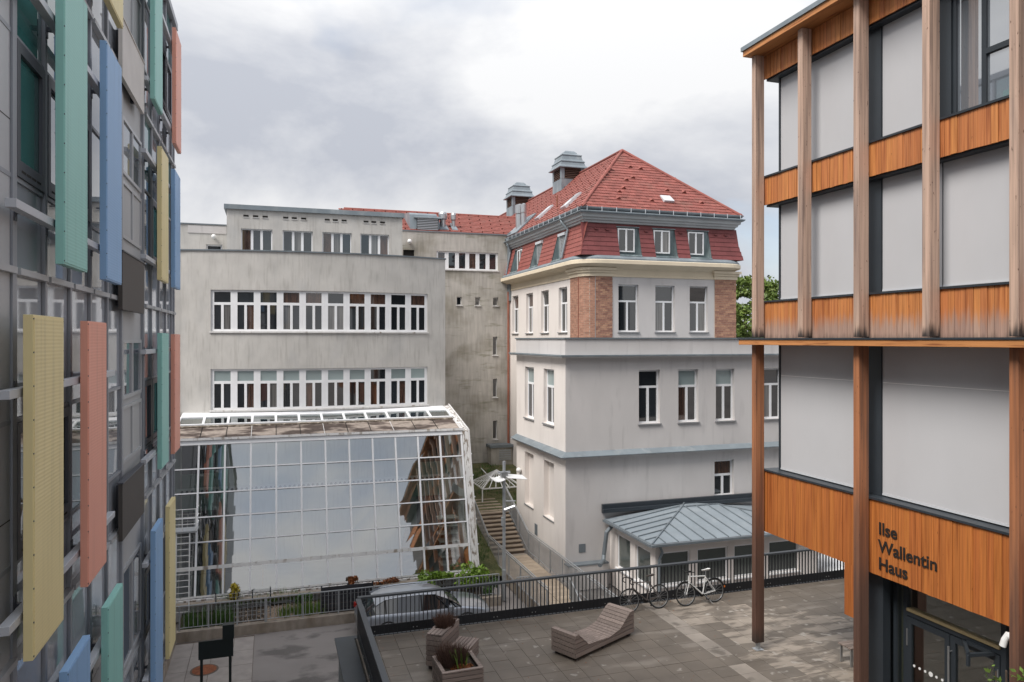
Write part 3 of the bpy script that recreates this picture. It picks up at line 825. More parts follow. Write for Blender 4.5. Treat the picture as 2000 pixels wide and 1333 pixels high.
# ================================================================== grey concrete building
cb = thing('concrete_building', 'weathered grey concrete block with ribbon windows and set-back top storey', 'building', (2.2, 38, 0))
RA, XC, YF = 19.7, 2.15, 34.05
def ARC(u, v, w):
    t = max(-17, min(17, u - XC))
    return (u, YF + RA - math.sqrt(RA * RA - t * t) + w, v)
holes = [(-2.5, 7.1, 10.77, 12.58), (-2.5, 7.1, 7.33, 9.12)]
def ARCL(u, v, w):
    if u < -3.9: return (u, ARC(-3.9, v, w)[1] + (u + 3.9) * -.02 * 0, v)
    return ARC(u, v, w)
wall('front_wall', ARCL, -9, 8.02, 0.5, 14.28, holes + [(-5.2, -4.1, 9.0, 11.2)], .16, 'concrete', cb, du=.5)
box('side_wall', (7.86, 8.019, 35.0, 45.5, .5, 14.28), 'concrete', cb)
A = Acc()
us = [-9 + i * .5 for i in range(35)] + [8.06]
for a, b in zip(us, us[1:]): A.hexa(ARCL, a, b, 14.282, 14.34, -.05, .35)
A.build('parapet_cap', 'zinc_dark', cb)
for (zt, zb, lower) in ((12.58, 10.77, False), (9.12, 7.33, True)):
    for i in range(10):
        u0 = -2.5 + .96 * i
        tg = None
        if lower and i != 7: tg = 'blind_glass'
        window(cb, ARC, u0 + .001, u0 + .959, zb, zt, w=.07, fw=.14, fv=.09, fm=.055, top=.33, top_glass=tg, sill=False)
    A = Acc()
    for i in range(10): A.hexa(ARC, -2.55 + .97 * i, -2.55 + .97 * (i + 1), zb - .07, zb - .004, -.06, .1)
    A.build('sill', 'white_weathered', cb)
window(cb, ARCL, -5.2, -4.1, 9.0, 11.2, w=.08, fw=.09)
# roof deck behind the parapet
box('roof_deck', (-9, 7.855, 35.2, 46, 13.2, 13.3), 'zinc_dark', cb)
# set-back storey
YS = 37.5
sw = [(-1.36, .06), (.54, 1.95), (2.41, 3.83), (4.26, 5.70)]
wall('upper_wall', FY(YS), -2.0, 6.37, 13.3, 16.62, [(a, b, 14.1, 15.72) for a, b in sw], .2, 'concrete', cb)
wall('upper_side_wall', FXP(6.37), YS + .001, 45.5, 13.3, 16.62, [], .2, 'concrete', cb)
wall('upper_side_wall', FXN(-2.0), YS + .001, 45.5, 13.3, 16.62, [], .2, 'concrete', cb)
for i, (a, b) in enumerate(sw):
    window(cb, FY(YS), a + .01, b - .01, 14.1, 15.72, w=.1, style='3', fw=.045, fv=.05, sill=False, glass='window_glass')
A = Acc(); A.box(-2.12, 6.45, YS - .12, 45.6, 16.621, 16.84); A.build('roof_edge', 'zinc', cb)
for xs in ((-1.14, -.70, -.27), (.68, 1.08, 1.52), (2.64, 3.03, 3.46), (4.54, 4.92, 5.36)):
    for x in xs:
        o = box('vent_slot', (x - .12, x + .12, YS - .012, YS + .01, 16.28, 16.38), 'dark_gap', cb)
        A = Acc(); A.box(x - .14, x + .14, YS - .03, YS - .004, 16.25, 16.278); A.build('slot_lip', 'white_weathered', o)
# left rear stair wall
wall('stair_wall', FY(40), -9, -1.99, 13.3, 16.17, [(-3.1, -2.35, 14.2, 15.2)], .2, 'concrete', cb)
box('stair_wall_cap', (-9, -1.995, 39.95, 40.4, 16.171, 16.23), 'zinc_dark', cb)
box('render_patch', (-3.95, -2.15, 39.97, 39.998, 15.75, 16.12), 'plaster_grey_shaded', cb)
window(cb, FY(40), -3.1, -2.35, 14.2, 15.2, w=.12, style='1', sill=False)
def globe(parent, c, r=.17):
    A = Acc(); A.lathe(c, [(.02, -r), (r * .6, -r * .8), (r * .95, -r * .3), (r * .98, r * .2), (r * .7, r * .72), (.02, r)], 14)
    o = A.build('globe_lamp', 'white_plastic', parent, smooth=True)
    B = Acc(); B.box(c[0] - .05, c[0] + .05, c[1] + r * .5, c[1] + r + .12, c[2] - .05, c[2] + .05); B.build('lamp_base', 'galvanised', o)
globe(cb, (-2.73, 39.82, 15.58), .12)
globe(cb, (8.17, 45.42, 16.5), .14)

# ================================================================== rear wing between both buildings
wg = thing('rear_wing', 'mossy concrete stair wing with red tiled roof behind the lamp post', 'building', (11, 47, 2))
YW = 45.6
small = [(11.21, 11.54, 12.6, 13.13), (12.42, 12.76, 12.6, 13.13), (13.62, 13.96, 12.6, 13.13)]
tall = [(13.60, 13.90, 9.41, 10.60), (13.60, 13.90, 6.69, 7.89), (13.60, 13.90, 3.98, 5.18)]
wall('wing_wall', FY(YW), 6.4, 14.70, 1.0, 17.16, [(9.9, 13.95, 14.86, 16.0), (7.8, 8.5, 14.9, 16.0)] + small + tall, .22, 'concrete_mossy', wg)
box('wall_cap', (6.4, 14.6, YW - .04, YW + .3, 17.161, 17.23), 'zinc_dark', wg)
box('wall_corner', (14.58, 14.699, YW - .5, YW - .002, 12.9, 17.3), 'zinc_dark', wg)
box('doorway', (7.8, 8.5, YW + .15, YW + .2, 14.9, 16.0), 'dark_gap', wg)
for i in range(6):
    a = 9.9 + i * .675
    window(wg, FY(YW), a + .001, a + .674, 14.86, 16.0, w=.08, style='1', fw=.125, fv=.08, sill=False)
box('sill', (9.85, 14.0, YW - .06, YW + .05, 14.79, 14.855), 'white_weathered', wg)
for (a, b, c, d) in small: window(wg, FY(YW), a, b, c, d, w=.12, style='1', fw=.045, frame='white_weathered', sill_m='white_weathered')
for (a, b, c, d) in tall: window(wg, FY(YW), a, b, c, d, w=.12, style='1', fw=.045, frame='white_weathered', sill_m='white_weathered')
box('air_intake', (13.25, 14.64, 44.75, 45.59, 2.3, 3.55), 'concrete_mossy', wg)
box('intake_cap', (13.15, 14.69, 44.65, 45.595, 3.552, 3.72), 'zinc_dark', wg)
for k in range(5): box('louvre', (13.75, 14.55, 44.72, 44.748, 2.75 + k * .14, 2.85 + k * .14), 'galvanised', wg)

def tile_field(A, o, ud, vd, nd, inside, tw, th, U, V, skip=None):
    """courses of thick-tailed tiles on a slope: o origin, ud along the eave, vd up the slope"""
    out = []
    r = 0; v = 0.0
    while v < V:
        u = -tw if r % 2 else -tw / 2
        while u < U + tw:
            cu, cv = u + tw / 2, v + th / 2
            if inside(cu, cv): out.append((u, v))
            u += tw
        v += th; r += 1
    return out
def tile_verts(tw, th, t=.035):
    g = .006
    return [(g, -.03, .005), (tw - g, -.03, .005), (tw - g, th, .0), (g, th, .0), (g, -.03, .005 + t), (tw - g, -.03, .005 + t), (tw - g, th, .012), (g, th, .012)]
TF = [(3, 2, 1, 0), (4, 5, 6, 7), (0, 1, 5, 4), (1, 2, 6, 5), (2, 3, 7, 6), (3, 0, 4, 7)]
def slope_acc(A, o, ud, vd, nd, cells, tw, th, rng=R):
    tv = tile_verts(tw, th)
    for (u, v) in cells:
        j = rng.uniform(-.004, .006)
        A.add([o + ud * (u + a) + vd * (v + b) + nd * (c + j) for (a, b, c) in tv], TF)
def snow_guards(A, o, ud, vd, nd, cells):
    for (u, v) in cells:
        p = o + ud * u + vd * v
        A.add([p - ud * .035 + nd * .03, p + ud * .035 + nd * .03, p + ud * .035 + nd * .10, p - ud * .035 + nd * .10,
               p - ud * .035 + vd * .04 + nd * .03, p + ud * .035 + vd * .04 + nd * .03], [(0, 1, 2, 3), (2, 3, 4, 5), (0, 3, 4), (1, 2, 5)])
# wing roof
o = Vector((4.6, 45.85, 17.2)); ud = Vector((1, 0, 0)); vd = Vector((0, 4.15, 1.9)).normalized(); nd = ud.cross(vd).normalized()
VL = math.hypot(4.15, 1.9)
roof = poly('roof', [(4.6, 45.85, 17.18), (19, 45.85, 17.18), (19, 50, 19.08), (4.6, 50, 19.08)], [(0, 1, 2, 3)], 'roof_tile_wing', wg)
A = Acc(); cells = tile_field(A, o, ud, vd, nd, lambda u, v: v < VL - .1 and u < 13.5, .36, .33, 13.6, VL)
slope_acc(A, o, ud, vd, nd, cells, .36, .33)
tag(A.build('roof_tiles', 'roof_tile_wing', roof), kind='stuff')
A = Acc(); snow_guards(A, o, ud, vd, nd, [(u + .18, v) for i, (u, v) in enumerate(cells) if int(round(v / .33)) % 3 == 1 and i % 2 == 0])
tag(A.build('snow_guards', 'roof_guard', roof), kind='stuff')
A = Acc(); A.tube([(4.6, 50, 19.1), (18.5, 50, 19.1)], .1, 8); A.build('ridge_cap', 'roof_tile_wing', roof)
# ventilation dormer and pipes on the wing roof
A = Acc(); A.prism([(8.35, 46.2, 17.3), (8.35, 49.4, 18.85), (8.35, 46.7, 18.5), (8.35, 46.4, 18.35)], (1.75, 0, 0)); vb = A.build('vent_dormer', 'zinc', wg)
A = Acc(); A.box(8.7, 10.2, 46.15, 47.2, 17.3, 18.15); A.build('vent_casing', 'zinc', vb)
for k in range(7): box('louvre', (8.78, 10.1, 46.08, 46.148, 17.38 + k * .105, 17.44 + k * .105), 'steel', vb)
box('louvre_shadow', (8.76, 10.12, 46.135, 46.149, 17.34, 18.1), 'dark_gap', vb)
A = Acc(); A.prism([(8.6, 45.95, 18.15), (8.6, 47.6, 18.5), (8.6, 47.6, 18.42), (8.6, 45.95, 18.08)], (1.75, 0, 0)); A.build('vent_hood', 'zinc', vb)
for (x, r, zt) in ((10.6, .19, 18.7), (11.31, .12, 18.68)):
    A = Acc(); A.lathe((x, 46.9, 0), [(r, 17.4), (r, zt - .55), (r * 1.5, zt - .45), (r * 1.5, zt - .15), (r * 1.2, zt - .04), (.02, zt)], 14)
    p = A.build('vent_pipe', 'steel', wg, smooth=False)
    A = Acc(); A.prism([(x - r * 1.6, 46.4, 17.45), (x + r * 1.6, 46.4, 17.45), (x + r * 1.2, 47.3, 18.0), (x - r * 1.2, 47.3, 18.0)], (0, 0, .06)); A.build('pipe_flashing', 'zinc', p)

# ================================================================== greenhouse
gh = thing('greenhouse', 'lean-to glass studio with white weathered bars against the concrete block', 'greenhouse', (2.2, 32, .3))
PX0, PW, NX = -3.64, .96, 12
G0, G1 = Vector((0, 29.6, .82)), Vector((0, 31.28, 6.32))       # bottom / top of the leaning glass
rows = [0.0, .170, .185, .347, .507, .667, .828, 1.0]            # row breaks bottom to top (1-2: heavy beam)
def GL(u, t, w):                                                  # t along the glass height, w inward
    p = G0.lerp(G1, t); n = Vector((0, 5.5, -1.68)).normalized()
    return (u, p.y + n.y * w, p.z + n.z * w)
XR = PX0 + PW * NX
box('plinth', (PX0 - .1, XR + .2, 29.62, 29.9, 0, .70), 'white_weathered', gh)
box('sill_beam', (PX0 - .1, XR + .2, 29.45, 29.92, .702, .80), 'white_peeling', gh)
box('planter_ledge', (PX0 - .1, XR + .1, 29.2, 29.448, .66, .74), 'kerb_concrete', gh)
RB = [(0.0, .172), (.195, .347), (.347, .507), (.507, .667), (.667, .828), (.828, 1.0)]
for i in range(NX):
    for (a, b) in RB:
        u0, u1 = PX0 + PW * i + .02, PX0 + PW * (i + 1) - .02
        A = Acc(); j = [R.uniform(-.0024, .0024) for _ in range(4)]
        A.add([GL(u0, a, .0 + j[0]), GL(u1, a, j[1]), GL(u1, b, j[2]), GL(u0, b, j[3])], [(0, 1, 2, 3)])
        A.build('pane', 'greenhouse_glass', gh)
for i in range(NX + 1):
    u = PX0 + PW * i
    A = Acc(); A.hexa(GL, u - .034, u + .034, 0, 1.0, -.055, .05); A.build('glazing_bar', 'white_frame', gh)
for k, t in enumerate((.347, .507, .667, .828)):
    A = Acc(); A.hexa(GL, PX0, XR, t - .0035, t + .0052, -.04, .04); A.build('transom', 'white_frame', gh)
    A = Acc(); A.hexa(GL, PX0, XR, t - .0062, t - .0036, -.02, .03); A.build('transom_seal', 'dark_gap', gh)
A = Acc(); A.hexa(GL, PX0, XR, .172, .195, -.06, .06); A.build('beam', 'white_weathered', gh)
A = Acc(); A.hexa(GL, PX0, XR, .0, .012, -.055, .05); A.build('transom', 'white_weathered', gh)
A = Acc(); A.hexa(GL, PX0 - .05, XR + .1, .99, 1.018, -.07, .06); A.build('head_beam', 'white_frame', gh)
A = Acc(); A.hexa(GL, PX0 - .05, XR + .1, 1.019, 1.036, -.12, .06); A.build('eave_rail', 'white_weathered', gh)
# roof: stained panels, mossy gutter, skylights, flashing
def GR(u, t, w): return (u, 31.30 + 2.75 * t, 6.47 + .58 * t + w)
for i in range(NX):
    u0 = PX0 + PW * i
    A = Acc(); A.hexa(GR, u0 + .012, u0 + PW - .012, .0, .53, -.03, .0); A.build('roof_panel', 'stained_panel', gh)
    A = Acc(); A.hexa(GR, u0 + .06, u0 + PW - .06, .625, .955, .03, .045); A.build('skylight_pane', 'skylight_glass', gh)
for i in range(NX + 1):
    u = PX0 + PW * i
    A = Acc(); A.hexa(GR, u - .012, u + .012, .0, .53, -.01, .02); A.build('panel_joint', 'dark_gap' if i % 3 else 'white_weathered', gh)
    A = Acc(); A.hexa(GR, u - .05, u + .05, .605, .975, .0, .085); A.build('skylight_bar', 'white_frame', gh)
A = Acc(); A.hexa(GR, PX0, XR, .535, .585, -.03, .045); A.build('gutter', 'moss_gutter', gh)
A = Acc(); A.hexa(GR, PX0, XR, .590, .623, .0, .09); A.build('skylight_frame', 'white_frame', gh)
A = Acc(); A.hexa(GR, PX0, XR, .956, .985, .0, .088); A.build('skylight_frame', 'white_frame', gh)
A = Acc()
us = [PX0 + PW * i for i in range(NX + 1)]
for a, b in zip(us, us[1:]):
    ya, yb = ARC(a, 0, 0)[1], ARC(b, 0, 0)[1]
    q = GR(a, .985, .08)
    A.add([(a, q[1], q[2]), (b, q[1], q[2]), (b, yb - .01, q[2] + .10), (a, ya - .01, q[2] + .10)], [(0, 1, 2, 3)])
A.build('wall_flashing', 'white_frame', gh)
# peeling end frame
A = Acc(); pr = [(29.5, .75), (31.20, 6.42), (34.95, 7.22), (34.95, 6.9), (31.45, 6.2), (29.85, .75)]
A.prism([(XR + .05, y, z) for y, z in pr], (.24, 0, 0)); A.build('end_frame', 'white_peeling', gh)
A = Acc(); pr = [(29.42, .75), (31.12, 6.50), (34.95, 7.30), (34.95, 7.23), (31.19, 6.43), (29.49, .75)]
A.prism([(XR + .28, y, z) for y, z in pr], (.06, 0, 0)); A.build('end_trim', 'white_weathered', gh)
for t in (.18, .36, .52, .68, .84):
    A = Acc(); A.hexa(GL, XR + .01, XR + .42, t - .004, t + .006, -.04, .03); A.build('bracket', 'white_frame', gh)
box('end_wall', (XR + .04, XR + .30, 31.9, 34.9, .0, 6.2), 'white_weathered', gh)
A = Acc(); A.prism([(PX0 - .3, y, z) for y, z in [(29.5, 0), (31.2, 6.4), (34.9, 7.2), (34.9, 0)]], (.2, 0, 0)); A.build('end_wall', 'interior_white', gh)
# inside of the studio
box('studio_floor', (PX0, XR, 29.9, 34.8, .30, .42), 'interior_floor', gh)
box('studio_rear_wall', (PX0, XR, 34.55, 34.7, .42, 3.0), 'interior_dark', gh)
box('studio_rear_band', (PX0, XR, 34.5, 34.7, 3.001, 4.6), 'interior_green', gh)
box('studio_rear_top', (PX0, XR, 34.55, 34.7, 4.601, 6.7), 'interior_dark', gh)
bm_ = box('perforated_beam', (PX0 + .1, XR - .3, 31.7, 31.8, 4.25, 4.50), 'interior_white', gh)
A = Acc()
for k in range(58):
    x = PX0 + .3 + k * .185
    A.tube([(x, 31.685, 4.375), (x, 31.698, 4.375)], .055, 10)
A.build('beam_holes', 'dark_gap', bm_)
t = thing('easel_board', 'slanted plywood board leaning inside the right end of the greenhouse', 'board', (5.8, 31.4, .42))
A = Acc(); A.prism([(5.0, 31.2, .42), (6.5, 31.2, .42), (6.4, 32.0, 2.0), (5.6, 32.0, 2.3)], (0, .06, 0)); A.build('sheet', 'interior_wood', t)
A = Acc(); A.bar((5.9, 32.3, .42), (5.9, 31.9, 2.0), .07); A.build('prop', 'interior_wood', t)
t = thing('white_shelf', 'white stacked shelf standing inside the greenhouse right corner', 'shelf', (7.2, 31.5, .42))
for k in range(7): box('shelf_board', (6.95 - k * .02, 7.7, 31.0, 31.6, .7 + k * .33, .74 + k * .33), 'interior_white', t)
for x in (7.0, 7.62): box('upright', (x, x + .05, 31.61, 31.66, .42, 2.9), 'interior_white', t)
t = thing('work_table', 'long dark work table inside the greenhouse behind the left panes', 'table', (-1.5, 32, .42))
box('table_top', (-3.0, -.2, 31.5, 32.4, 1.12, 1.18), 'interior_dark', t)
for x in (-2.9, -.35):
    for y in (31.55, 32.3): box('leg', (x, x + .06, y, y + .06, .42, 1.118), 'interior_wood', t)
# ladder and platform at the left end
t = thing('ladder', 'white steel ladder with railed platform in front of the greenhouse', 'ladder', (-3.2, 29.3, .3))
for x in (-3.3, -2.85):
    A = Acc(); A.bar((x, 29.15, .3), (x, 29.55, 3.3), .04); A.build('stile', 'white_plastic', t)
for k in range(13):
    z = .5 + k * .22; y = 29.15 + (z - .3) / 3 * .4
    A = Acc(); A.tube([(-3.28, y, z), (-2.87, y, z)], .014, 6); A.build('rung', 'white_plastic', t)
A = Acc(); A.box(-3.5, -2.6, 29.5, 30.2, 3.28, 3.34); A.build('platform', 'galvanised', t)
for z in (3.6, 3.85, 4.15):
    A = Acc(); A.tube([(-3.5, 29.52, z), (-2.66, 29.52, z), (-2.6, 29.6, z), (-2.6, 30.1, z)], .016, 6); A.build('guard_rail', 'white_plastic', t)
for x in (-3.4, -3.1, -2.64):
    A = Acc(); A.tube([(x, 29.52, 3.3), (x, 29.52, 4.15)], .018, 6); A.build('guard_post', 'white_plastic', t)

# ================================================================== old plastered building with the red roof
ob = thing('old_building', 'old plastered school block with brick piers and steep red tiled hip roof', 'building', (19, 36, 0))
# lower projecting block
LX, LY = 11.7, 28.6
fr_w = [(15.12, 16.15, 6.76, 9.09), (17.06, 18.07, 6.76, 9.09), (18.97, 19.95, 6.76, 9.09), (21.5, 22.5, 6.76, 9.09), (23.6, 24.6, 6.76, 9.09)]
lo_w = [(18.9, 19.92, 3.36, 4.98)]
wall('lower_front_wall', FY(LY), LX, 34, 0, 9.64, fr_w + lo_w, .24, 'plaster_grey_shaded', ob)
sd_w = [(29.92, 31.2, 6.66, 9.10), (32.5, 33.8, 6.66, 9.10)]
ni_w = [(29.92, 31.18, 2.48, 5.0), (32.55, 33.8, 2.48, 5.0)]
wall('lower_side_wall', FXN(LX), LY, 35.05, 0, 9.64, sd_w + ni_w, .24, 'plaster_warm', ob)
wall('lower_rear_wall', lambda u, v, w: (u, 35.05 - w, v), LX, 14.7, 0, 9.64, [], .2, 'plaster_warm', ob)
for (a, b, c, d) in ni_w:
    box('niche_back', (LX + .238, LX + .28, a, b, c, d), 'plaster_warm', ob)
    box('niche_sill', (LX - .03, LX + .235, a - .03, b + .03, c - .06, c - .002), 'sill_grey', ob)
for i, (a, b, c, d) in enumerate(fr_w):
    window(ob, FY(LY), a, b, c, d, w=.16, fw=.075, top=.32, top_glass='blind_glass' if i in (1, 2) else None)
for (a, b, c, d) in lo_w: window(ob, FY(LY), a, b, c, d, w=.16, fw=.075, top=.42)
for (a, b, c, d) in sd_w: window(ob, FXN(LX), a, b, c, d, w=.16, fw=.075, top=.32, top_glass='blind_glass')
def L_band(name, o0, z0, z1, m, o_in=.05, y_end=35.05):
    A = Acc()
    A.box(LX - o0, 34, LY - o0, LY + o_in, z0, z1)
    A.box(LX - o0, LX + o_in, LY + o_in, y_end + o0, z0, z1)
    return A.build(name, m, ob)
L_band('roof_ledge', .28, 9.642, 9.70, 'plaster_grey_shaded'); L_band('ledge_flashing', .32, 9.702, 9.76, 'zinc')
L_band('parapet', .02, 9.762, 10.43, 'plaster_grey_shaded', .25); L_band('parapet_cap', .07, 10.432, 10.49, 'zinc_dark', .30)
A = Acc()
prof = [(.02, 5.36), (.16, 5.46), (.30, 5.55), (.30, 5.60)]
L_band('string_course', .22, 5.40, 5.50, 'plaster_grey_shaded')
A = Acc()
q = [(0, 5.70), (.32, 5.53), (.32, 5.50), (0, 5.50)]
v = []
for o_, z_ in q: v += [(34, LY - o_, z_), (LX - o_, LY - o_, z_), (LX - o_, 35.05, z_)]
f = []
for i in range(4):
    j = (i + 1) % 4
    for k in range(2): f.append((i * 3 + k, i * 3 + k + 1, j * 3 + k + 1, j * 3 + k))
poly('course_flashing', v, f, 'zinc', ob)
box('roof_terrace', (LX + .2, 34, LY + .2, 34.9, 9.5, 9.66), 'zinc_dark', ob)
box('plinth_flashing', (LX - .05, 13.5, LY - .42, LY - .002, 1.0, 1.06), 'zinc_dark', ob)
box('plinth', (LX - .02, 13.5, LY - .40, LY - .004, 0, .998), 'plaster_grey_shaded', ob)
box('vent_grille', (LX - .02, LX - .002, 32.0, 32.35, 1.35, 1.85), 'zinc_dark', ob)
box('vent_grille', (12.3, 12.6, LY - .02, LY - .002, 1.45, 1.8), 'zinc_dark', ob)
globe(ob, (LX - .14, 34.3, 4.0), .13)

# upper block
UX, UY, UR = 14.7, 33.5, 23.4
uw = [(16.57, 17.69, 10.8, 13.18), (18.65, 19.77, 10.8, 13.18), (20.65, 21.73, 10.8, 13.18)]
ul = [(35.7, 36.9, 10.8, 13.18), (38.4, 39.6, 10.8, 13.18), (41.0, 42.2, 10.8, 13.18), (43.7, 44.9, 10.8, 13.18)]
wall('upper_front_wall', FY(UY), 16.23, 22.13, 9.4, 13.56, uw, .24, 'plaster_grey_shaded', ob)
wall('upper_side_wall', FXN(UX), 35.2, 46, 1.2, 13.56, ul, .24, 'plaster_warm', ob)
wall('upper_far_wall', FXP(UR), UY + .001, 46, 9.4, 13.56, [], .24, 'plaster_warm', ob)
for i, (a, b, c, d) in enumerate(uw): window(ob, FY(UY), a, b, c, d, w=.16, fw=.07, top=.35, tilt=(i == 2))
for i, (a, b, c, d) in enumerate(ul): window(ob, FXN(UX), a, b, c, d, w=.16, fw=.07, top=.35, tilt=(i in (1, 3)))
# brick piers
A = Acc(); z0, z1 = 9.4, 13.56; e = .035
A.prism([(UX - e, 35.2, z0), (UX - e, 34.09, z0), (UX + .10, 33.72, z0), (UX + .32, 33.53, z0), (15.28, UY - e, z0), (16.23, UY - e, z0), (16.23, UY + .3, z0), (UX + .3, 35.2, z0)], (0, 0, z1 - z0))
bp1 = A.build('brick_pier', 'mortar', ob)
A = Acc(); A.box(22.13, UR + e, UY - e, UY + .6, z0, z1); bp2 = A.build('brick_pier', 'mortar', ob)
def courses(L, rh=.0925, bl=.262, zlo=10.42, zhi=13.555):
    r = 0; z = zlo
    while z + rh * .9 < zhi + .02:
        u = 0.0 if r % 2 == 0 else -bl / 2
        while u < L - .02:
            a, b = max(u, 0), min(u + bl, L)
            if b - a > .05: yield a + .006, b - .006, z + .006, min(z + rh - .006, zhi)
            u += bl
        z += rh; r += 1
for (pier, xa, xb) in ((bp1, 15.285, 16.23), (bp2, 22.13, UR + e)):
    for (a, b, c, d) in courses(xb - xa):
        box('brick', (xa + a, xa + b, UY - e - .010 - R.uniform(0, .004), UY - e - .0005, c, d), 'brick_piece', pier)
A = Acc()                                   # the turned faces of the corner pier
cp = [(UX - e, 35.2), (UX - e, 34.09), (UX + .10, 33.72), (UX + .32, 33.53), (15.28, UY - e)]
for (p, q) in zip(cp, cp[1:]):
    p, q = Vector((*p, 0)), Vector((*q, 0)); d_ = (q - p); L_ = d_.length; d_.normalize(); n_ = Vector((d_.y, -d_.x, 0))
    if n_.dot(Vector((-1, -1, 0))) < 0: n_ = -n_
    for (a, b, c, d) in courses(L_):
        A.add([p + d_ * a + n_ * .0005 + Vector((0, 0, c)), p + d_ * b + n_ * .0005 + Vector((0, 0, c)), p + d_ * b + n_ * .011 + Vector((0, 0, c)), p + d_ * a + n_ * .011 + Vector((0, 0, c)),
               p + d_ * a + n_ * .0005 + Vector((0, 0, d)), p + d_ * b + n_ * .0005 + Vector((0, 0, d)), p + d_ * b + n_ * .011 + Vector((0, 0, d)), p + d_ * a + n_ * .011 + Vector((0, 0, d))], BOXF)
tag(A.build('bricks', 'brick_field', bp1), kind='stuff')
A = Acc(); A.tube([(15.28, UY - e - .015, 9.6), (15.28, UY - e - .015, 14.2)], .012, 6); A.build('lightning_wire', 'galvanised', ob)
A = Acc(); A.tube([(UX - .06, 34.09, 9.6), (UX - .06, 34.09, 13.6)], .02, 6); A.build('cable', 'rust_pipe', ob)
def outline(o, r=.7, x0=UX, y0=UY, x1=UR, yb=45.6):
    pts = [(x0 - o, yb)]
    for k in range(9):
        a = PI + (PI / 2) * k / 8
        pts.append((x0 + r + (r + o) * math.cos(a), y0 + r + (r + o) * math.sin(a)))
    for k in range(9):
        a = 1.5 * PI + (PI / 2) * k / 8
        pts.append((x1 - r + (r + o) * math.cos(a), y0 + r + (r + o) * math.sin(a)))
    pts.append((x1 + o, yb))
    return pts
def sharp(o): return [(UX - o, 45.6), (UX - o, UY - o), (UR + o, UY - o), (UR + o, 45.6)]
def moulding(name, prof, m, path, parent=ob, smooth=False):
    v, f = [], []
    for (o, z) in prof:
        v += [(x, y, z) for x, y in path(o)]
    n = len(path(0))
    for i in range(len(prof) - 1):
        for k in range(n - 1):
            f.append((i * n + k, i * n + k + 1, (i + 1) * n + k + 1, (i + 1) * n + k))
    return poly(name, v, f, m, parent, smooth=smooth)
moulding('frieze', [(-.25, 13.55), (.045, 13.55), (.045, 13.62), (.02, 13.64), (.02, 13.92), (.10, 13.98)], 'cream_stucco', outline)
moulding('cornice', [(.10, 13.98), (.22, 14.02), (.40, 14.10), (.52, 14.13), (.56, 14.16), (.56, 14.33), (.50, 14.36)], 'cream_stucco', outline)
moulding('cornice_flashing', [(.50, 14.361), (.50, 14.43), (.30, 14.60), (-.3, 14.62)], 'zinc', outline)
# capitals over the piers
A = Acc()
for (o, za, zb) in ((.09, 13.56, 13.74), (.16, 13.742, 13.86), (.24, 13.862, 13.99)):
    A.prism([(UX - o, 35.2 + o * .6, za), (UX - o, 34.09, za), (UX + .10 - o * .8, 33.72 - o * .5, za), (UX + .32 - o * .5, 33.53 - o * .8, za), (15.28, UY - o, za), (16.23 + o * .6, UY - o, za), (16.23, UY + .3, za), (UX + .3, 35.2, za)], (0, 0, zb - za))
A.build('capital', 'cream_stucco', ob)
A = Acc()
for (o, za, zb) in ((.09, 13.56, 13.74), (.16, 13.742, 13.86), (.24, 13.862, 13.99)):
    A.box(22.13 - o * .6, UR + o, UY - o, UY + .6, za, zb)
A.build('capital', 'cream_stucco', ob)
# mansard with dormers
MZ0, MZ1 = 14.58, 16.24
def mo(z): return .30 - .42 * (z - MZ0) / (MZ1 - MZ0)
def MF(u, v, w): return (u, UY - mo(v) + w, v)
def ML(u, v, w): return (UX - mo(v) + w, u, v)
dF = [(16.50, 17.72), (18.52, 19.78), (20.52, 21.78)]
dL = [(35.79, 37.18), (39.33, 40.71), (43.0, 44.45)]
DZ0, DZ1 = 14.66, 16.06
mans = thing('x', None, None) if False else None
mf = wall('mansard_front', MF, UX - .15, UR + .15, MZ0, MZ1, [(a, b, DZ0, DZ1) for a, b in dF], .02, 'slate_red', ob)
ml = wall('mansard_side', ML, UY - .15, 45.6, MZ0, MZ1, [(a, b, DZ0, DZ1) for a, b in dL], .02, 'slate_red_side', ob)
poly('mansard_far', [(UR + .3, UY - .3, MZ0), (UR + .3, 45.6, MZ0), (UR - .12, 45.6, MZ1), (UR - .12, UY + .12, MZ1)], [(0, 1, 2, 3)], 'slate_red_side', ob)
NR = 7; rh = (MZ1 - MZ0) / NR
def slate_rows(fn, lo, hi, holes, wd):
    for r in range(NR):
        za, zb = MZ0 + r * rh, MZ0 + (r + 1) * rh
        a0, a1 = lo(za), hi(za)
        segs = [(a0, a1)]
        for (h0, h1) in holes:
            if zb > DZ0 + .05 and za < DZ1 - .05:
                n = []
                for (p, q) in segs:
                    if h0 > p: n.append((p, min(q, h0)))
                    if h1 < q: n.append((max(p, h1), q))
                segs = [(p, q) for p, q in n if q - p > .02]
        for (p, q) in segs:
            k = max(1, int(round((q - p) / wd))); off = (q - p) / k
            st = [p] + [p + off * (i + (.5 if r % 2 and k > 1 else 0)) for i in range(1 if not (r % 2 and k > 1) else 0, k)] + [q]
            for a, b in zip(st, st[1:]):
                if b - a > .03: yield (a + .003, b - .003, za, zb)
def slate(A, fn, a, b, za, zb):
    c = [fn(a, za, -.03), fn(b, za, -.03), fn(b, za, .0), fn(a, za, .0), fn(a, zb, -.008), fn(b, zb, -.008), fn(b, zb, .0), fn(a, zb, .0)]
    return A.add(c, [(3, 2, 1, 0), (4, 5, 6, 7), (0, 1, 5, 4), (1, 2, 6, 5), (2, 3, 7, 6), (3, 0, 4, 7)])
for (a, b, za, zb) in slate_rows(MF, lambda z: UX - mo(z), lambda z: UR + mo(z), dF, .62):
    slate(Acc(), MF, a, b, za, zb).build('slate', 'slate_red', mf)
A = Acc()
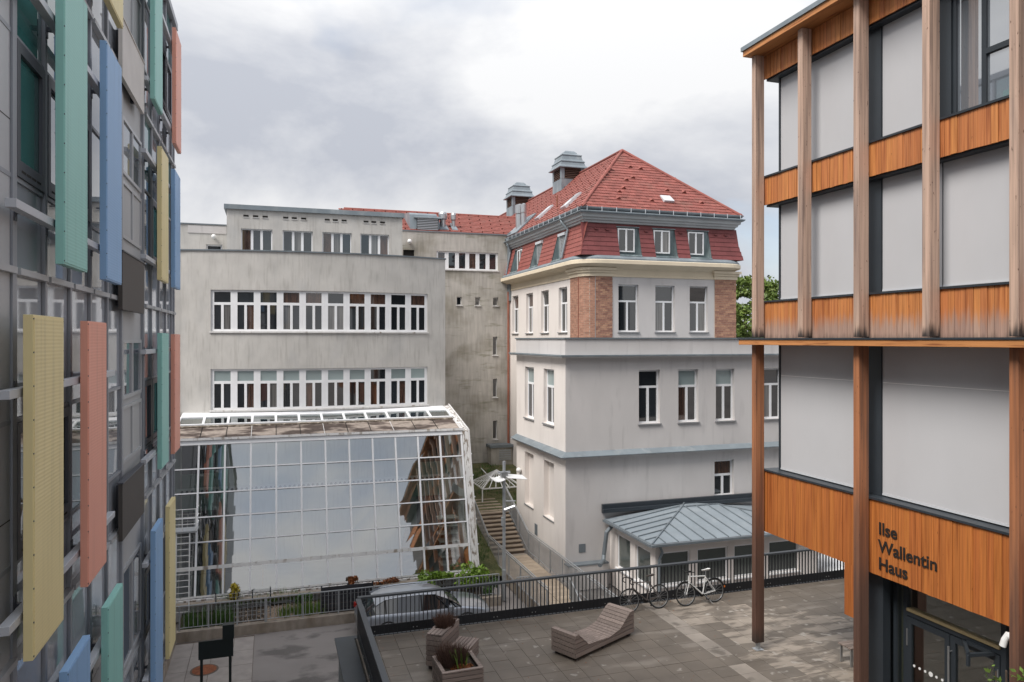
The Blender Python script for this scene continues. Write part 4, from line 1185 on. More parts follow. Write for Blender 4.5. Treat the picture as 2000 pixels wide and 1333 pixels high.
for (a, b, za, zb) in slate_rows(ML, lambda z: UY - mo(z), lambda z: 45.6, dL, .36): slate(A, ML, a, b, za, zb)
tag(A.build('slates', 'slate_red_side', ml), kind='stuff')
A = Acc()
for (u, z) in ((15.35, 15.9), (15.95, 15.88), (18.1, 15.9), (20.1, 15.9), (22.2, 15.9), (22.8, 15.9)):
    p = MF(u, z, -.03); A.box(p[0] - .09, p[0] + .09, p[1] - .06, p[1] + .02, z - .02, z + .05)
A.build('slate_vents', 'slate_red', mf)
def dormer(fn, vert, a, b, flip, blind=False):
    """recessed window: zinc cheeks and floor lead from the slope back to an upright frame"""
    A = Acc()
    for u in (a, b):
        A.add([fn(u, DZ0, -.02), fn(u, DZ1, -.02), vert(u, DZ1, .0), vert(u, DZ0, .0)], [(0, 1, 2, 3)])
    A.add([fn(a, DZ0, -.02), fn(b, DZ0, -.02), vert(b, DZ0, 0), vert(a, DZ0, 0)], [(0, 1, 2, 3)])
    A.add([vert(a, DZ0, .0), vert(b, DZ0, .0), vert(b, DZ1, .0), vert(a, DZ1, .0)], [(0, 1, 2, 3)])
    A.add([fn(a - .04, DZ1, -.05), fn(b + .04, DZ1, -.05), fn(b + .04, DZ1 + .05, -.05), fn(a - .04, DZ1 + .05, -.05)], [(0, 1, 2, 3)])
    A.hexa(fn, a - .0, b + .0, DZ0 - .09, DZ0 - .01, -.06, .0)
    d = A.build('dormer', 'zinc_teal', ob)
    w0, w1 = (a + .04, a + .98) if not flip else (a + .02, a + .95)
    window(d, vert, w0, w1, DZ0 + .16, DZ1 - .06, w=-.09, style='D', fw=.065, fm=.045, sill=False)
    if blind:
        for k in range(14):
            z = DZ0 + .2 + k * .075
            B = Acc(); B.hexa(vert, w0 + .05, w1 - .05, z, z + .05, -.13, -.10); B.build('blind_slat', 'lamella', d)
        B = Acc(); B.hexa(vert, w0 - .02, w1 + .02, DZ1 - .16, DZ1 - .02, -.22, -.08); B.build('blind_box', 'lamp_glass', d)
VF = FY(UY + .10); VLf = FXN(UX + .10)
for a, b in dF: dormer(MF, VF, a, b, False)
for i, (a, b) in enumerate(dL): dormer(ML, VLf, a, b, True, i < 2)
# upper cornice, gutter, roof
moulding('eaves_cornice', [(-.14, 16.22), (.0, 16.24), (.02, 16.33), (.10, 16.36), (.12, 16.45), (.20, 16.48), (.22, 16.60), (.32, 16.64)], 'moulding', sharp)
moulding('eaves_flashing', [(.32, 16.641), (.38, 16.70), (.38, 16.74), (.16, 16.82), (-.2, 16.84)], 'zinc', sharp)
moulding('gutter', [(.10, 16.825), (.26, 16.83), (.30, 16.90), (.30, 16.96), (.28, 16.96), (.27, 16.90), (.22, 16.86), (.10, 16.86)], 'zinc_dark', sharp)
gt = bpy.data.objects['gutter.001'] if 'gutter.001' in bpy.data.objects else None
for k in range(12):
    x = 14.7 + k * .8
    box('gutter_bracket', (x, x + .03, UY - .325, UY - .302, 16.72, 16.98), 'lamp_glass', ob)
for k in range(15):
    y = 33.6 + k * .8
    box('gutter_bracket', (UX - .325, UX - .302, y, y + .03, 16.72, 16.98), 'lamp_glass', ob)
EX0, EX1, EY0, EZ, RX, RY, RZ = UX - .2, UR + .2, UY - .2, 16.92, 19.05, 38.05, 21.16
YB = 64
RX = (EX0 + EX1) / 2
rf = poly('roof', [(EX0, EY0, EZ), (EX1, EY0, EZ), (RX, RY, RZ), (EX0, YB, EZ), (EX1, YB, EZ), (RX, YB, RZ)],
          [(0, 1, 2), (0, 2, 5, 3), (1, 4, 5, 2), (3, 5, 4)], 'roof_tile_wing', ob)
# front hip: single tiles
ud = Vector((1, 0, 0)); vd = Vector((0, RY - EY0, RZ - EZ)); FL = vd.length; vd.normalize(); nd = ud.cross(vd)
o = Vector((EX0, EY0, EZ)) + nd * .01; W = EX1 - EX0
def in_front(u, v):
    k = v / FL
    return W / 2 * k - .12 < u < W - W / 2 * k + .12 and v < FL - .1
cells = tile_field(None, o, ud, vd, nd, in_front, .35, .285, W, FL)
tv = tile_verts(.35, .285)
tm = bpy.data.meshes.new('roof_tile'); tm.from_pydata(tv, [], TF); tm.materials.append(MATS['roof_tile'])
B3 = Matrix((ud, vd, nd)).transposed()
for (u, v) in cells[:300]:
    t = bpy.data.objects.new('roof_tile', tm); link(t, o + ud * u + vd * v + nd * R.uniform(-.004, .006), rf)
    t.rotation_euler = (B3 @ Matrix.Rotation(R.uniform(-.012, .012), 3, 'Z')).to_euler()
A = Acc(); snow_guards(A, o, ud, vd, nd, [(u + .175, v - .02) for i, (u, v) in enumerate(cells) if int(round(u / .35 * 2)) % 4 == (int(round(v / .285)) % 2 + (int(round(v / .285)) // 2 % 2) * 2)])
tag(A.build('snow_guards', 'roof_guard', rf), kind='stuff')
A = Acc()
for (u, v) in ((2.3, .9), (4.2, .9), (7.2, 1.0), (3.0, 2.0), (5.6, 2.1), (4.0, 3.2), (4.9, 4.3), (4.3, 4.4), (3.5, 2.9), (6.6, 2.0), (2.6, 1.6)):
    p = o + ud * u + vd * v
    A.add([p - ud * .16 + nd * .03, p + ud * .16 + nd * .03, p + nd * .16, p + vd * .35 + nd * .03], [(0, 1, 2), (0, 2, 3), (1, 2, 3)])
A.build('vent_tiles', 'roof_tile_wing', rf)
# side slopes: tiles as one field
def side(o, ud, vd, L, nm):
    global R
    vl = vd.length; vd = vd.normalized(); nd = ud.cross(vd); 
    def ins(u, v): return v < vl - .1 and u < L - (RY - EY0) * v / vl + .1 and u > 0
    cl = tile_field(None, o, ud, vd, nd, ins, .42, .32, L, vl)
    A = Acc(); slope_acc(A, o + nd * .01, ud, vd, nd, cl, .42, .32)
    tag(A.build('roof_tiles', 'roof_tile_wing', rf), kind='stuff')
    A = Acc(); snow_guards(A, o, ud, vd, nd, [(u + .21, v - .02) for i, (u, v) in enumerate(cl) if int(round(v / .32)) % 2 == 1 and (int(round(u / .42 * 2)) + int(round(v / .32))) % 4 < 2])
    tag(A.build('snow_guards', 'roof_guard', rf), kind='stuff')
    return nd, vd
ndl, vdl = side(Vector((EX0, YB, EZ)), Vector((0, -1, 0)), Vector((RX - EX0, 0, RZ - EZ)), YB - EY0, 'l')
for (p, q) in (((EX0, EY0, EZ + .05), (RX, RY, RZ + .05)), ((EX1, EY0, EZ + .05), (RX, RY, RZ + .05)), ((RX, RY, RZ + .05), (RX, YB, RZ + .05))):
    A = Acc(); A.tube([p, q], .085, 8); A.build('hip_cap', 'roof_tile', rf)
# roof windows and pipes
def on_left(y, k, n=.05): return Vector((EX0 + (RX - EX0) * k, y, EZ + (RZ - EZ) * k)) + ndl * n
def on_front(x, k, n=.05): return Vector((x, EY0 + (RY - EY0) * k, EZ + (RZ - EZ) * k)) + nd * n
A = Acc(); A.add([on_front(19.4, .14, .02), on_front(19.98, .14, .02), on_front(19.98, .235, .02), on_front(19.4, .235, .02),
                  on_front(19.4, .14, .16), on_front(19.98, .14, .16), on_front(19.98, .235, .10), on_front(19.4, .235, .10)], TF)
A.build('roof_window', 'lamp_glass', rf)
for (y0, k0) in ((36.6, .12), (41.0, .14)):
    A = Acc(); A.add([on_left(y0 + .7, k0, .02), on_left(y0, k0, .02), on_left(y0, k0 + .2, .02), on_left(y0 + .7, k0 + .2, .02),
                      on_left(y0 + .7, k0, .18), on_left(y0, k0, .18), on_left(y0, k0 + .2, .14), on_left(y0 + .7, k0 + .2, .14)], TF)
    A.build('roof_window', 'lamp_glass', rf)
p = on_left(39.5, .25, 0); A = Acc(); A.tube([p, p + Vector((0, 0, .7))], .05, 8); A.build('soil_pipe', 'rust_pipe', rf)
for (y, r, h) in ((45.0, .26, 1.55), (44.2, .17, 1.45)):
    p = on_left(y, .16, 0)
    A = Acc(); A.lathe(p, [(r, -.4), (r, h * .55), (r * 1.1, h * .6), (r * 1.1, h * .95), (.03, h)], 14); A.build('flue_pipe', 'steel', rf)
A = Acc(); A.prism([on_left(46.2, .02), on_left(43.6, .02), on_left(44.0, .34), on_left(45.6, .34)], ndl * .08); A.build('flue_flashing', 'zinc', rf)
# ventilation lanterns on the ridge
def lantern(RX, y):
    c = (RX, y)
    A = Acc(); A.box(RX - .78, RX + .78, y - .78, y + .78, 19.4, 20.80)
    L = A.build('ridge_lantern', 'zinc', rf)
    box('lantern_core', (RX - .70, RX + .70, y - .70, y + .70, 20.80, 21.55), 'dark_gap', L)
    for sx in (-1, 1):
        for sy in (-1, 1):
            x = RX + sx * .68; yy = y + sy * .68
            box('corner_post', (x - .11, x + .11, yy - .11, yy + .11, 20.801, 21.52), 'zinc', L)
    for k in range(6):
        z = 20.83 + k * .115
        A = Acc(); A.prism([(RX - .56, y - .80, z), (RX - .56, y - .705, z + .09), (RX - .56, y - .705, z + .105), (RX - .56, y - .80, z + .02)], (1.12, 0, 0)); A.build('louvre', 'louvre_wood', L)
        A = Acc(); A.prism([(RX - .80, y - .56, z), (RX - .705, y - .56, z + .09), (RX - .705, y - .56, z + .105), (RX - .80, y - .56, z + .02)], (0, 1.12, 0)); A.build('louvre', 'louvre_wood', L)
    v, f = [], []
    prof = [(1.0, 21.50), (1.0, 21.55), (.86, 21.70), (.80, 21.90), (.84, 21.91), (.84, 21.95), (.72, 22.08), (.66, 22.34), (.70, 22.35), (.70, 22.39), (.46, 22.52), (.42, 22.60), (.30, 22.72), (.05, 22.76)]
    for (h, z) in prof: v += [(RX - h, y - h, z), (RX + h, y - h, z), (RX + h, y + h, z), (RX - h, y + h, z)]
    for i in range(len(prof) - 1):
        for k in range(4): f.append((i * 4 + k, i * 4 + (k + 1) % 4, i * 4 + 4 + (k + 1) % 4, i * 4 + 4 + k))
    f.append((0, 1, 2, 3)); n = len(prof) * 4 - 4; f.append((n, n + 1, n + 2, n + 3))
    poly('lantern_roof', v, f, 'zinc', L)
lantern(RX - .5, 44.9); lantern(RX - .5, 55.0)
# downpipes
A = Acc(); A.tube([(UX - .3, 36.0, 16.85), (UX - .3, 35.7, 16.5), (UX - .05, 35.5, 16.1), (UX - .42, 35.45, 14.62)], .06, 8); A.build('downpipe', 'zinc', ob)
A = Acc(); A.tube([(UX - .25, 45.2, 16.9), (UX - .25, 45.1, 16.5), (UX - .08, 45.1, 16.0), (UX - .35, 45.1, 14.6)], .07, 8); A.build('downpipe', 'zinc', ob)
A = Acc(); A.tube([(UX - .12, 45.35, 13.5), (UX - .12, 45.35, 2.6)], .075, 8); A.build('downpipe', 'rust_pipe', ob)

# ================================================================== pavilion with zinc hip roof
pv = thing('pavilion', 'low glazed annex with grey standing-seam hip roof at the plastered block', 'pavilion', (17, 26.5, 0))
PX, PY, PXR, PEZ = 13.75, 24.7, 21.2, 2.72
pf = [(13.97, 15.25, 1.1, 2.36), (15.56, 16.93, 1.1, 2.36), (17.21, 18.5, 1.1, 2.36), (18.83, 20.25, 1.1, 2.36)]
pl = [(25.09, 26.3, .9, 2.3), (26.75, 27.95, .9, 2.3)]
wall('front_wall', FY(PY), PX, PXR, 0, PEZ, pf, .15, 'plaster_warm', pv)
wall('side_wall', FXN(PX), PY, LY, 0, PEZ, pl, .15, 'plaster_warm', pv)
wall('end_wall', FXP(PXR), PY, LY, 0, PEZ, [], .15, 'plaster_warm', pv)
for (a, b, c, d) in pf: window(pv, FY(PY), a, b, c, d, w=.06, style='1', fw=.06, glass='annex_glass', sill_m='white_frame')
for (a, b, c, d) in pl: window(pv, FXN(PX), a, b, c, d, w=.06, style='1', fw=.06, glass='annex_glass', sill_m='white_frame')
ex, ey, rz, ry = PX - .3, PY - .3, 3.28, 27.55
P_ = [(ex, ey, 2.8), (PXR + .3, ey, 2.8), (PXR + .3, LY - .02, 2.8), (ex, LY - .02, 2.8), (ex + 3.15, ry, rz), (PXR - 2.85, ry, rz), (ex + 3.9, LY - .02, 3.2), (PXR - 3.6, LY - .02, 3.2)]
pr_ = poly('hip_roof', P_, [(0, 1, 5, 4), (3, 0, 4, 6), (1, 2, 7, 5), (4, 5, 7, 6)], 'zinc_roof', pv)
up = Vector((0, 0, .025))
for k in range(1, 15):
    x = ex + k * .55
    if x > PXR + .2: break
    t_ = min(1, (x - ex) / 3.15, (PXR + .3 - x) / 3.15)
    A = Acc(); A.bar(Vector((x, ey, 2.8)) + up, Vector((x, ey + 3.15 * t_, 2.8 + .48 * t_)) + up, .025, .05); A.build('standing_seam', 'zinc_dark', pr_)
for k in range(1, 7):
    y = ey + k * .55
    t_ = min(1, (y - ey) / 3.15)
    A = Acc(); A.bar(Vector((ex, y, 2.8)) + up, Vector((ex + 3.15 * t_, y, 2.8 + .48 * t_)) + up, .025, .05); A.build('standing_seam', 'zinc_dark', pr_)
for p, q in (((ex, ey, 2.8), P_[4]), ((PXR + .3, ey, 2.8), P_[5]), (P_[4], P_[5]), (P_[4], P_[6])):
    A = Acc(); A.bar(Vector(p) + up, Vector(q) + up, .05, .05); A.build('hip_seam', 'zinc_dark', pr_)
A = Acc(); A.box(ex - .06, PXR + .3, ey - .10, ey + .02, 2.70, 2.785); A.box(ex - .10, ex + .02, ey + .021, LY - .1, 2.70, 2.785); A.build('gutter', 'zinc_dark', pv)
A = Acc(); A.box(13.35, 17.2, LY - .14, LY - .003, 3.05, 3.42); A.box(17.2, 21.4, LY - .14, LY - .003, 3.2, 3.42); A.build('wall_flashing', 'anthracite', pv)
A = Acc(); A.box(13.3, 21.45, LY - .30, LY - .142, 3.10, 3.24); A.build('box_gutter', 'anthracite', pv)
A = Acc(); A.tube([(13.6, LY - .5, 2.6), (13.35, LY - .5, 2.35), (13.25, LY - .45, 1.4), (13.15, LY - .6, 1.2), (12.85, LY - .9, 1.12)], .09, 10); A.build('downpipe', 'zinc_dark', pv)
A = Acc(); A.tube([(PX + .1, PY - .12, 2.7), (PX + .25, PY - .08, 2.4), (PX + .12, PY - .07, 2.1), (PX + .12, PY - .07, .3)], .055, 8); A.build('downpipe', 'zinc', pv)

# ================================================================== tree behind the old building
tr = thing('tree', 'leafy green tree rising behind the old building', 'tree', (31.5, 44, 0))
A = Acc(); A.tube([(31.5, 44, 0), (31.6, 44.1, 4), (31.4, 44, 8), (31.6, 44, 12)], .38, 10, r2=.12)
for k in range(9):
    a = R.uniform(0, 6.28); z = R.uniform(4, 10)
    A.tube([(31.5, 44, z), (31.5 + math.cos(a) * 1.6, 44 + math.sin(a) * 1.6, z + 1.6), (31.5 + math.cos(a) * 3, 44 + math.sin(a) * 3, z + 3.0)], .12, 6, r2=.03)
A.build('trunk', 'bark', tr)
A = Acc()
for k in range(150):
    a = R.uniform(0, 6.28); zz = R.uniform(4.5, 14.6); rm = 4.6 * math.sqrt(max(.05, 1 - ((zz - 8.8) / 6.2) ** 2))
    r = rm * math.sqrt(R.random())
    s = R.uniform(.5, 1.0)
    leaves(A, (31.5 + math.cos(a) * r, 44 + math.sin(a) * r, zz), (s, s, s * .7), 150, .17, rng=R)
A.build('crown', 'leaf_tree', tr)

# ================================================================== timber building on the right
tb = thing('timber_building', 'larch clad building with timber posts, grey screens and house name', 'building', (16, 8, 2.4))
XPO, XPI = 11.83, 12.09           # post depth
XB = 12.13                        # face of the boards
PYS = [16.05 - 1.75 * k for k in range(9)]
YN = -8.0
box('core', (12.62, 26, YN, 15.86, 5.46, 17.70), 'anthracite', tb)
for k, y in enumerate(PYS):
    p = box('post', (XPO, XPI, y, y + .165, 10.46, 17.715), 'post_weathered', tb, .006)
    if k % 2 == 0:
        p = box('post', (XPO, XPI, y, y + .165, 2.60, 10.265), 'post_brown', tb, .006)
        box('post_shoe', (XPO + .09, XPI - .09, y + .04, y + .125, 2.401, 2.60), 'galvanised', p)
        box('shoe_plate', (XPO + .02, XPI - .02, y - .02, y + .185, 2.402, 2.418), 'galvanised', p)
box('ledge_beam', (11.60, 12.50, YN, 16.45, 10.27, 10.40), 'beam_larch', tb, .004)
box('ledge_flashing', (11.58, 12.62, YN, 16.47, 10.402, 10.440), 'anthracite', tb)
bands = [('larch_board', 17.13, 17.71), ('larch_board', 13.88, 14.58), ('larch_board_grey', 10.442, 11.36), ('larch_board_red', 5.45, 7.02)]
YBD = 16.12
for (m, z0, z1) in bands:
    bk = box('band_backing', (XB + .03, 12.56, YN, YBD - .01, z0 + .012, z1), 'facade_dark', tb)
    y = YBD
    A = Acc()
    while y > YN + .2:
        w = R.choice((.128, .136, .14, .146))
        if y > 8.4:
            b = box('board', (XB + R.uniform(-.006, .006), XB + .029, y - w + .007, y, z0 - R.uniform(0, .008), z1), m, bk)
        else:
            A.box(XB + R.uniform(-.003, .003), XB + .029, y - w + .004, y, z0, z1)
        y -= w
    tag(A.build('boards', m, bk), kind='stuff')
    if z1 < 17:
        box('band_flashing', (XB - .035, 12.60, YN, YBD + .03, z1 + .002, z1 + .045), 'anthracite', tb)
    box('lintel', (XB + .06, 12.60, YN, YBD - .03, z0 - .05, z0 - .002), 'anthracite', tb) if z0 > 11 else None
# blackened lower edge of the weathered band above the ledge
# hanging board strip beside the entrance
box('board', (XB, XB + .04, 13.02, 13.16, 4.30, 5.448), 'larch_board_red', tb)
box('board', (XB, XB + .04, 13.165, 13.30, 4.30, 5.448), 'larch_board_red', tb)
# screens and window frames
XS = 12.40
rows_ = [(14.63, 17.08), (11.41, 13.83), (7.07, 10.265)]
for r, (z0, z1) in enumerate(rows_):
    box('corner_frame', (XS - .02, 12.61, 15.80, 15.855, z0, z1), 'anthracite', tb)
    box('window_frame', (XS - .03, 12.61, 12.50, 12.92, z0, z1), 'anthracite', tb)
    segs = [(12.93, 15.79)]
    if r == 0: segs += [(11.20, 12.49)]
    elif r == 1: segs += [(11.02, 12.49), (9.1, 11.0), (5.6, 9.08)]
    else: segs += [(9.1, 12.49), (5.6, 9.08)]
    for (a, b) in segs:
        s_ = box('fabric_screen', (XS, XS + .02, a, b, z0 + .06, z1), 'fabric_screen', tb)
        box('hem_bar', (XS - .012, XS + .028, a, b, z0 + .02, z0 + .058), 'lamp_glass', s_)
        box('side_rail', (XS - .015, XS + .03, b + .001, b + .008, z0, z1), 'anthracite', s_)
    if r == 2:
        for (a, b) in segs: box('screen_seam', (XS - .003, XS - .0005, a + .01, b - .01, 9.48, 9.495), 'white_plastic', tb)
# the one window without its screen
box('window_frame', (XS - .03, 12.61, 10.80, 11.19, 14.63, 17.08), 'anthracite', tb)
wf = Acc()
H = lambda a, b, c, d: wf.box(XS, XS + .10, a, b, c, d)
H(9.1, 10.79, 14.63, 14.72); H(9.1, 10.79, 16.99, 17.08); H(10.72, 10.79, 14.721, 16.989); H(10.10, 10.19, 14.721, 16.989); H(9.1, 9.2, 14.721, 16.989); H(9.2, 10.10, 15.62, 15.72)
wf = wf.build('window', 'anthracite', tb)
box('pane', (XS + .05, XS + .06, 10.19, 10.72, 14.721, 16.989), 'facade_glass', wf)
box('pane', (XS + .05, XS + .06, 9.2, 10.10, 14.721, 15.62), 'facade_glass', wf)
box('pane', (XS + .05, XS + .06, 9.2, 10.10, 15.72, 16.989), 'facade_glass', wf)
# eaves
box('soffit', (11.62, 26, YN, 16.30, 17.72, 17.86), 'beam_larch', tb, .004)
box('roof_edge', (11.58, 26, YN, 16.34, 17.862, 17.97), 'zinc', tb)
# house name
cu = bpy.data.curves.new('house_name', 'FONT'); cu.body = 'Ilse\nWallentin\nHaus'; cu.size = .36; cu.extrude = .006; cu.offset = .0055
cu.space_line = 1.02
to = bpy.data.objects.new('tmp', cu); col.objects.link(to)
bpy.context.view_layer.update()
dg = bpy.context.evaluated_depsgraph_get()
me = bpy.data.meshes.new_from_object(to.evaluated_get(dg)); bpy.data.objects.remove(to)
xs = [v.co.x for v in me.vertices]; k = 1.44 / (max(xs) - min(xs)); x0 = min(xs)
for v in me.vertices: v.co.x = (v.co.x - x0) * k
me.materials.clear(); me.materials.append(MATS['lettering'])
ho = bpy.data.objects.new('house_name', me); link(ho, (XB - .012, 12.33, 6.33), tb)
ho.rotation_euler = Matrix(((0, 0, -1), (-1, 0, 0), (0, 1, 0))).to_euler()
ho['label'] = 'black raised lettering reading Ilse Wallentin Haus'
# entrance
box('entrance_column', (XS + .02, 12.62, 12.50, 12.94, 2.401, 5.45), 'anthracite', tb)
box('entrance_wall', (12.621, 20, 12.86, 13.0, 2.401, 5.45), 'anthracite', tb)
box('entrance_floor', (12.55, 22, 2, 12.859, 2.402, 2.415), 'interior_floor', tb)
box('entrance_ceiling', (12.62, 22, 2, 12.859, 5.35, 5.455), 'interior_white', tb)
box('entrance_rear_wall', (19.5, 19.7, 2, 12.859, 2.416, 5.349), 'interior_dark', tb)
XD = 12.70
en = Acc()
E_ = lambda a, b, c, d, x0=XD, x1=XD + .12: en.box(x0, x1, a, b, c, d)
E_(12.42, 12.499, 2.416, 5.349); E_(12.14, 12.24, 2.416, 5.349); E_(9.95, 10.05, 2.416, 5.349); E_(10.051, 12.139, 4.62, 4.72); E_(8.0, 8.1, 2.416, 5.349); E_(8.101, 9.949, 5.25, 5.349); E_(10.051, 12.139, 5.25, 5.349)
en = en.build('entrance_frame', 'anthracite', tb)
box('oak_strip', (XD - .03, XD + .15, 10.06, 12.13, 4.722, 4.78), 'oak_frame', en)
box('oak_post', (XD + .13, XD + .25, 12.25, 12.41, 2.416, 5.349), 'oak_frame', en)
for (a, b, c, d) in ((12.241, 12.419, 2.42, 5.34), (10.06, 12.13, 4.79, 5.24), (8.11, 9.94, 2.42, 5.24)):
    box('pane', (XD + .05, XD + .062, a, b, c, d), 'door_glass', en)
for i, (a, b) in enumerate(((11.11, 12.13), (10.06, 11.09))):
    A = Acc()
    A.box(XD - .02, XD + .05, a, a + .11, 2.43, 4.60); A.box(XD - .02, XD + .05, b - .11, b, 2.43, 4.60)
    A.box(XD - .02, XD + .05, a + .111, b - .111, 2.43, 2.62); A.box(XD - .02, XD + .05, a + .111, b - .111, 4.48, 4.60)
    dr = A.build('door', 'anthracite', tb)
    box('pane', (XD + .01, XD + .02, a + .11, b - .11, 2.62, 4.48), 'door_glass', dr)
    A = Acc()
    if i == 0:
        for k in range(6):
            y = b - .16 - k * .135; r_ = .05 if k == 3 else .027
            A.tube([(XD + .004, y, 3.62), (XD + .009, y, 3.62)], r_, 12)
    else:
        A.tube([(XD + .004, 11.0, 3.62), (XD + .009, 11.0, 3.62)], .02, 10)
    A.build('safety_dots', 'white_plastic', dr)
    box('hinge', (XD - .045, XD - .021, b - .03 if i == 0 else a + .01, b - .01 if i == 0 else a + .03, 4.0, 4.35), 'steel', dr)
A = Acc(); A.tube([(XD - .10, 11.06, 2.9), (XD - .10, 11.06, 4.4)], .02, 8); A.tube([(XD - .10, 11.06, 3.0), (XD - .02, 11.06, 3.0)], .012, 6); A.tube([(XD - .10, 11.06, 4.3), (XD - .02, 11.06, 4.3)], .012, 6); A.build('door_handle', 'steel', tb)
A = Acc()
for p, q in (((XD - .06, 10.15, 4.62), (XD - .55, 10.25, 4.62)), ((XD - .55, 10.25, 4.62), (XD - .06, 10.75, 4.62)), ((XD - .06, 10.75, 4.62), (XD - .06, 10.15, 4.62))):
    A.bar(p, q, .06, .06)
A.bar((XD - .55, 10.25, 4.62), (XD - .55, 10.25, 4.42), .05); A.build('door_stay', 'anthracite', tb)
# security camera on the post
A = Acc(); A.tube([(XPO + .10, 9.05 + .165, 5.36), (XPO + .10, 9.05 + .25, 5.36)], .065, 14); A.tube([(XPO + .10, 9.29, 5.40), (XPO + .06, 9.34, 5.28), (XPO + .04, 9.36, 5.17)], .055, 14)
A.build('security_camera', 'white_plastic', tb)
# bench and boxes inside the hall
t = thing('hall_counter', 'pale counter standing inside the glazed entrance hall', 'counter', (15.2, 11.2, 2.416))
box('counter_top', (14.3, 15.6, 11.0, 11.7, 3.28, 3.33), 'interior_white', t); box('counter_body', (14.4, 15.5, 11.06, 11.64, 2.416, 3.279), 'interior_floor', t)
t = thing('door_mat', 'red and grey patterned mat lying inside the glass door', 'mat', (14.0, 10.6, 2.416))
box('mat', (13.2, 14.4, 10.2, 11.4, 2.416, 2.43), 'interior_wood', t)
# bench outside under the overhang
t = thing('bench', 'small steel legged bench under the timber overhang', 'bench', (13.9, 14.6, 2.4))
for k in range(4): box('slat', (13.42, 14.9, 14.50 + k * .11, 14.60 + k * .11, 2.84, 2.875), 'grey_timber', t)
for x in (13.45, 14.80):
    for y in (14.52, 14.86): box('leg', (x, x + .05, y, y + .04, 2.402, 2.839), 'steel', t)

# ================================================================== glass building with coloured shades
gbd = thing('glass_building', 'glass office building with coloured perforated sun shades', 'building', (-8, 12, 0))
XF = -3.18
YE = 27.55
box('core', (-14, XF - .12, YN, YE - .06, 0, 21.0), 'facade_dark', gbd)
box('end_wall', (-14, XF - .119, YE - .059, YE, 0, 21.05), 'facade_alu', gbd)
bays = [3.9, 5.32, 6.74, 8.16, 9.58, 11.0, 12.40, 13.82, 15.24, 16.70, 18.22]
bays2 = [21.15, 22.50, 23.95, 25.40, 26.82, YE]
ms = [y for y in bays] + [y for y in bays2]
for y in ms:
    wdt = .05 if y not in (11.0, 21.15, 18.22, YE) else .085
    box('mullion', (XF - .10, XF + .05, y - wdt, y + (wdt if y != YE else 0), .35, 21.0), 'facade_alu', gbd)
    box('mullion_seal', (XF - .099, XF + .012, y + wdt + .0005, y + wdt + .022, .35, 21.0), 'dark_gap', gbd) if y != YE else None
box('plinth', (-14, XF + .10, YN, YE + .05, -.05, .35), 'kerb_concrete', gbd)
zs = [.45, 1.30, 2.5, 4.35, 6.30, 7.5, 9.35, 11.30, 12.50, 14.35, 16.30, 17.5, 19.35, 21.0]
def zone(k): return (k - 1) % 3
GM = ['facade_glass_grey', 'facade_glass', 'facade_glass_teal']
for bl in (bays, bays2):
    for i in range(len(bl) - 1):
        a, b = bl[i] + .085, bl[i + 1] - .085
        for k in range(len(zs) - 1):
            z0, z1 = zs[k] + .035, zs[k + 1] - .035
            ledge = zs[k] in (1.30, 6.30, 11.30, 16.30)
            teal = (i + k) % 3 == 0 or (bl is bays and i in (5,) and k > 6)
            g = 'facade_glass_teal' if teal and zone(k) else ('facade_glass_grey' if zone(k) == 0 and k else 'facade_glass')
            if zs[k] == 9.35 or zs[k] == 4.35: g = 'facade_glass_grey'
            j = [R.uniform(-.004, .004) for _ in range(4)]
            A = Acc(); A.add([(XF + j[0], a, z0), (XF + j[1], b, z0), (XF + j[2], b, z1), (XF + j[3], a, z1)], [(0, 1, 2, 3)])
            A.build('pane', g, gbd)
            box('ledge' if ledge else 'transom', (XF - .02, XF + (.10 if ledge else .03), a - .02, b + .02, zs[k] - .055 if ledge else zs[k] - .03, zs[k] + .03), 'facade_alu_light' if ledge else 'facade_alu', gbd)
            if zone(k) == 1 and (i * 2 + k) % 5 in (0, 2) or (bl is bays and i == 5 and zs[k] == 12.5):
                fr = Acc()
                for (p, q, r_, s) in ((a, a + .13, z0, z1), (b - .13, b, z0, z1), (a + .13, b - .13, z0, z0 + .22), (a + .13, b - .13, z1 - .15, z1)):
                    fr.box(XF + .006, XF + .055, p, q, r_, s)
                fo = fr.build('opening_window', 'facade_dark', gbd)
                for n in range(4):
                    q = a + .17 + n * (b - a - .34) / 4
                    box('vent_slot', (XF + .05, XF + .058, q, q + (b - a - .34) / 4 - .04, z0 + .07, z0 + .10), 'dark_gap', fo)
box('parapet', (XF - .10, XF + .14, YN, YE + .1, 21.0, 21.22), 'facade_alu', gbd)
# plain panelled strip at the near edge
box('near_panel', (XF - .02, XF + .022, 8.30, 10.90, .4, 21.0), 'facade_alu_light', gbd)
for z in (3.2, 8.1, 13.2, 18.0): box('panel_joint', (XF + .0225, XF + .0235, 8.30, 10.90, z, z + .015), 'dark_gap', gbd)
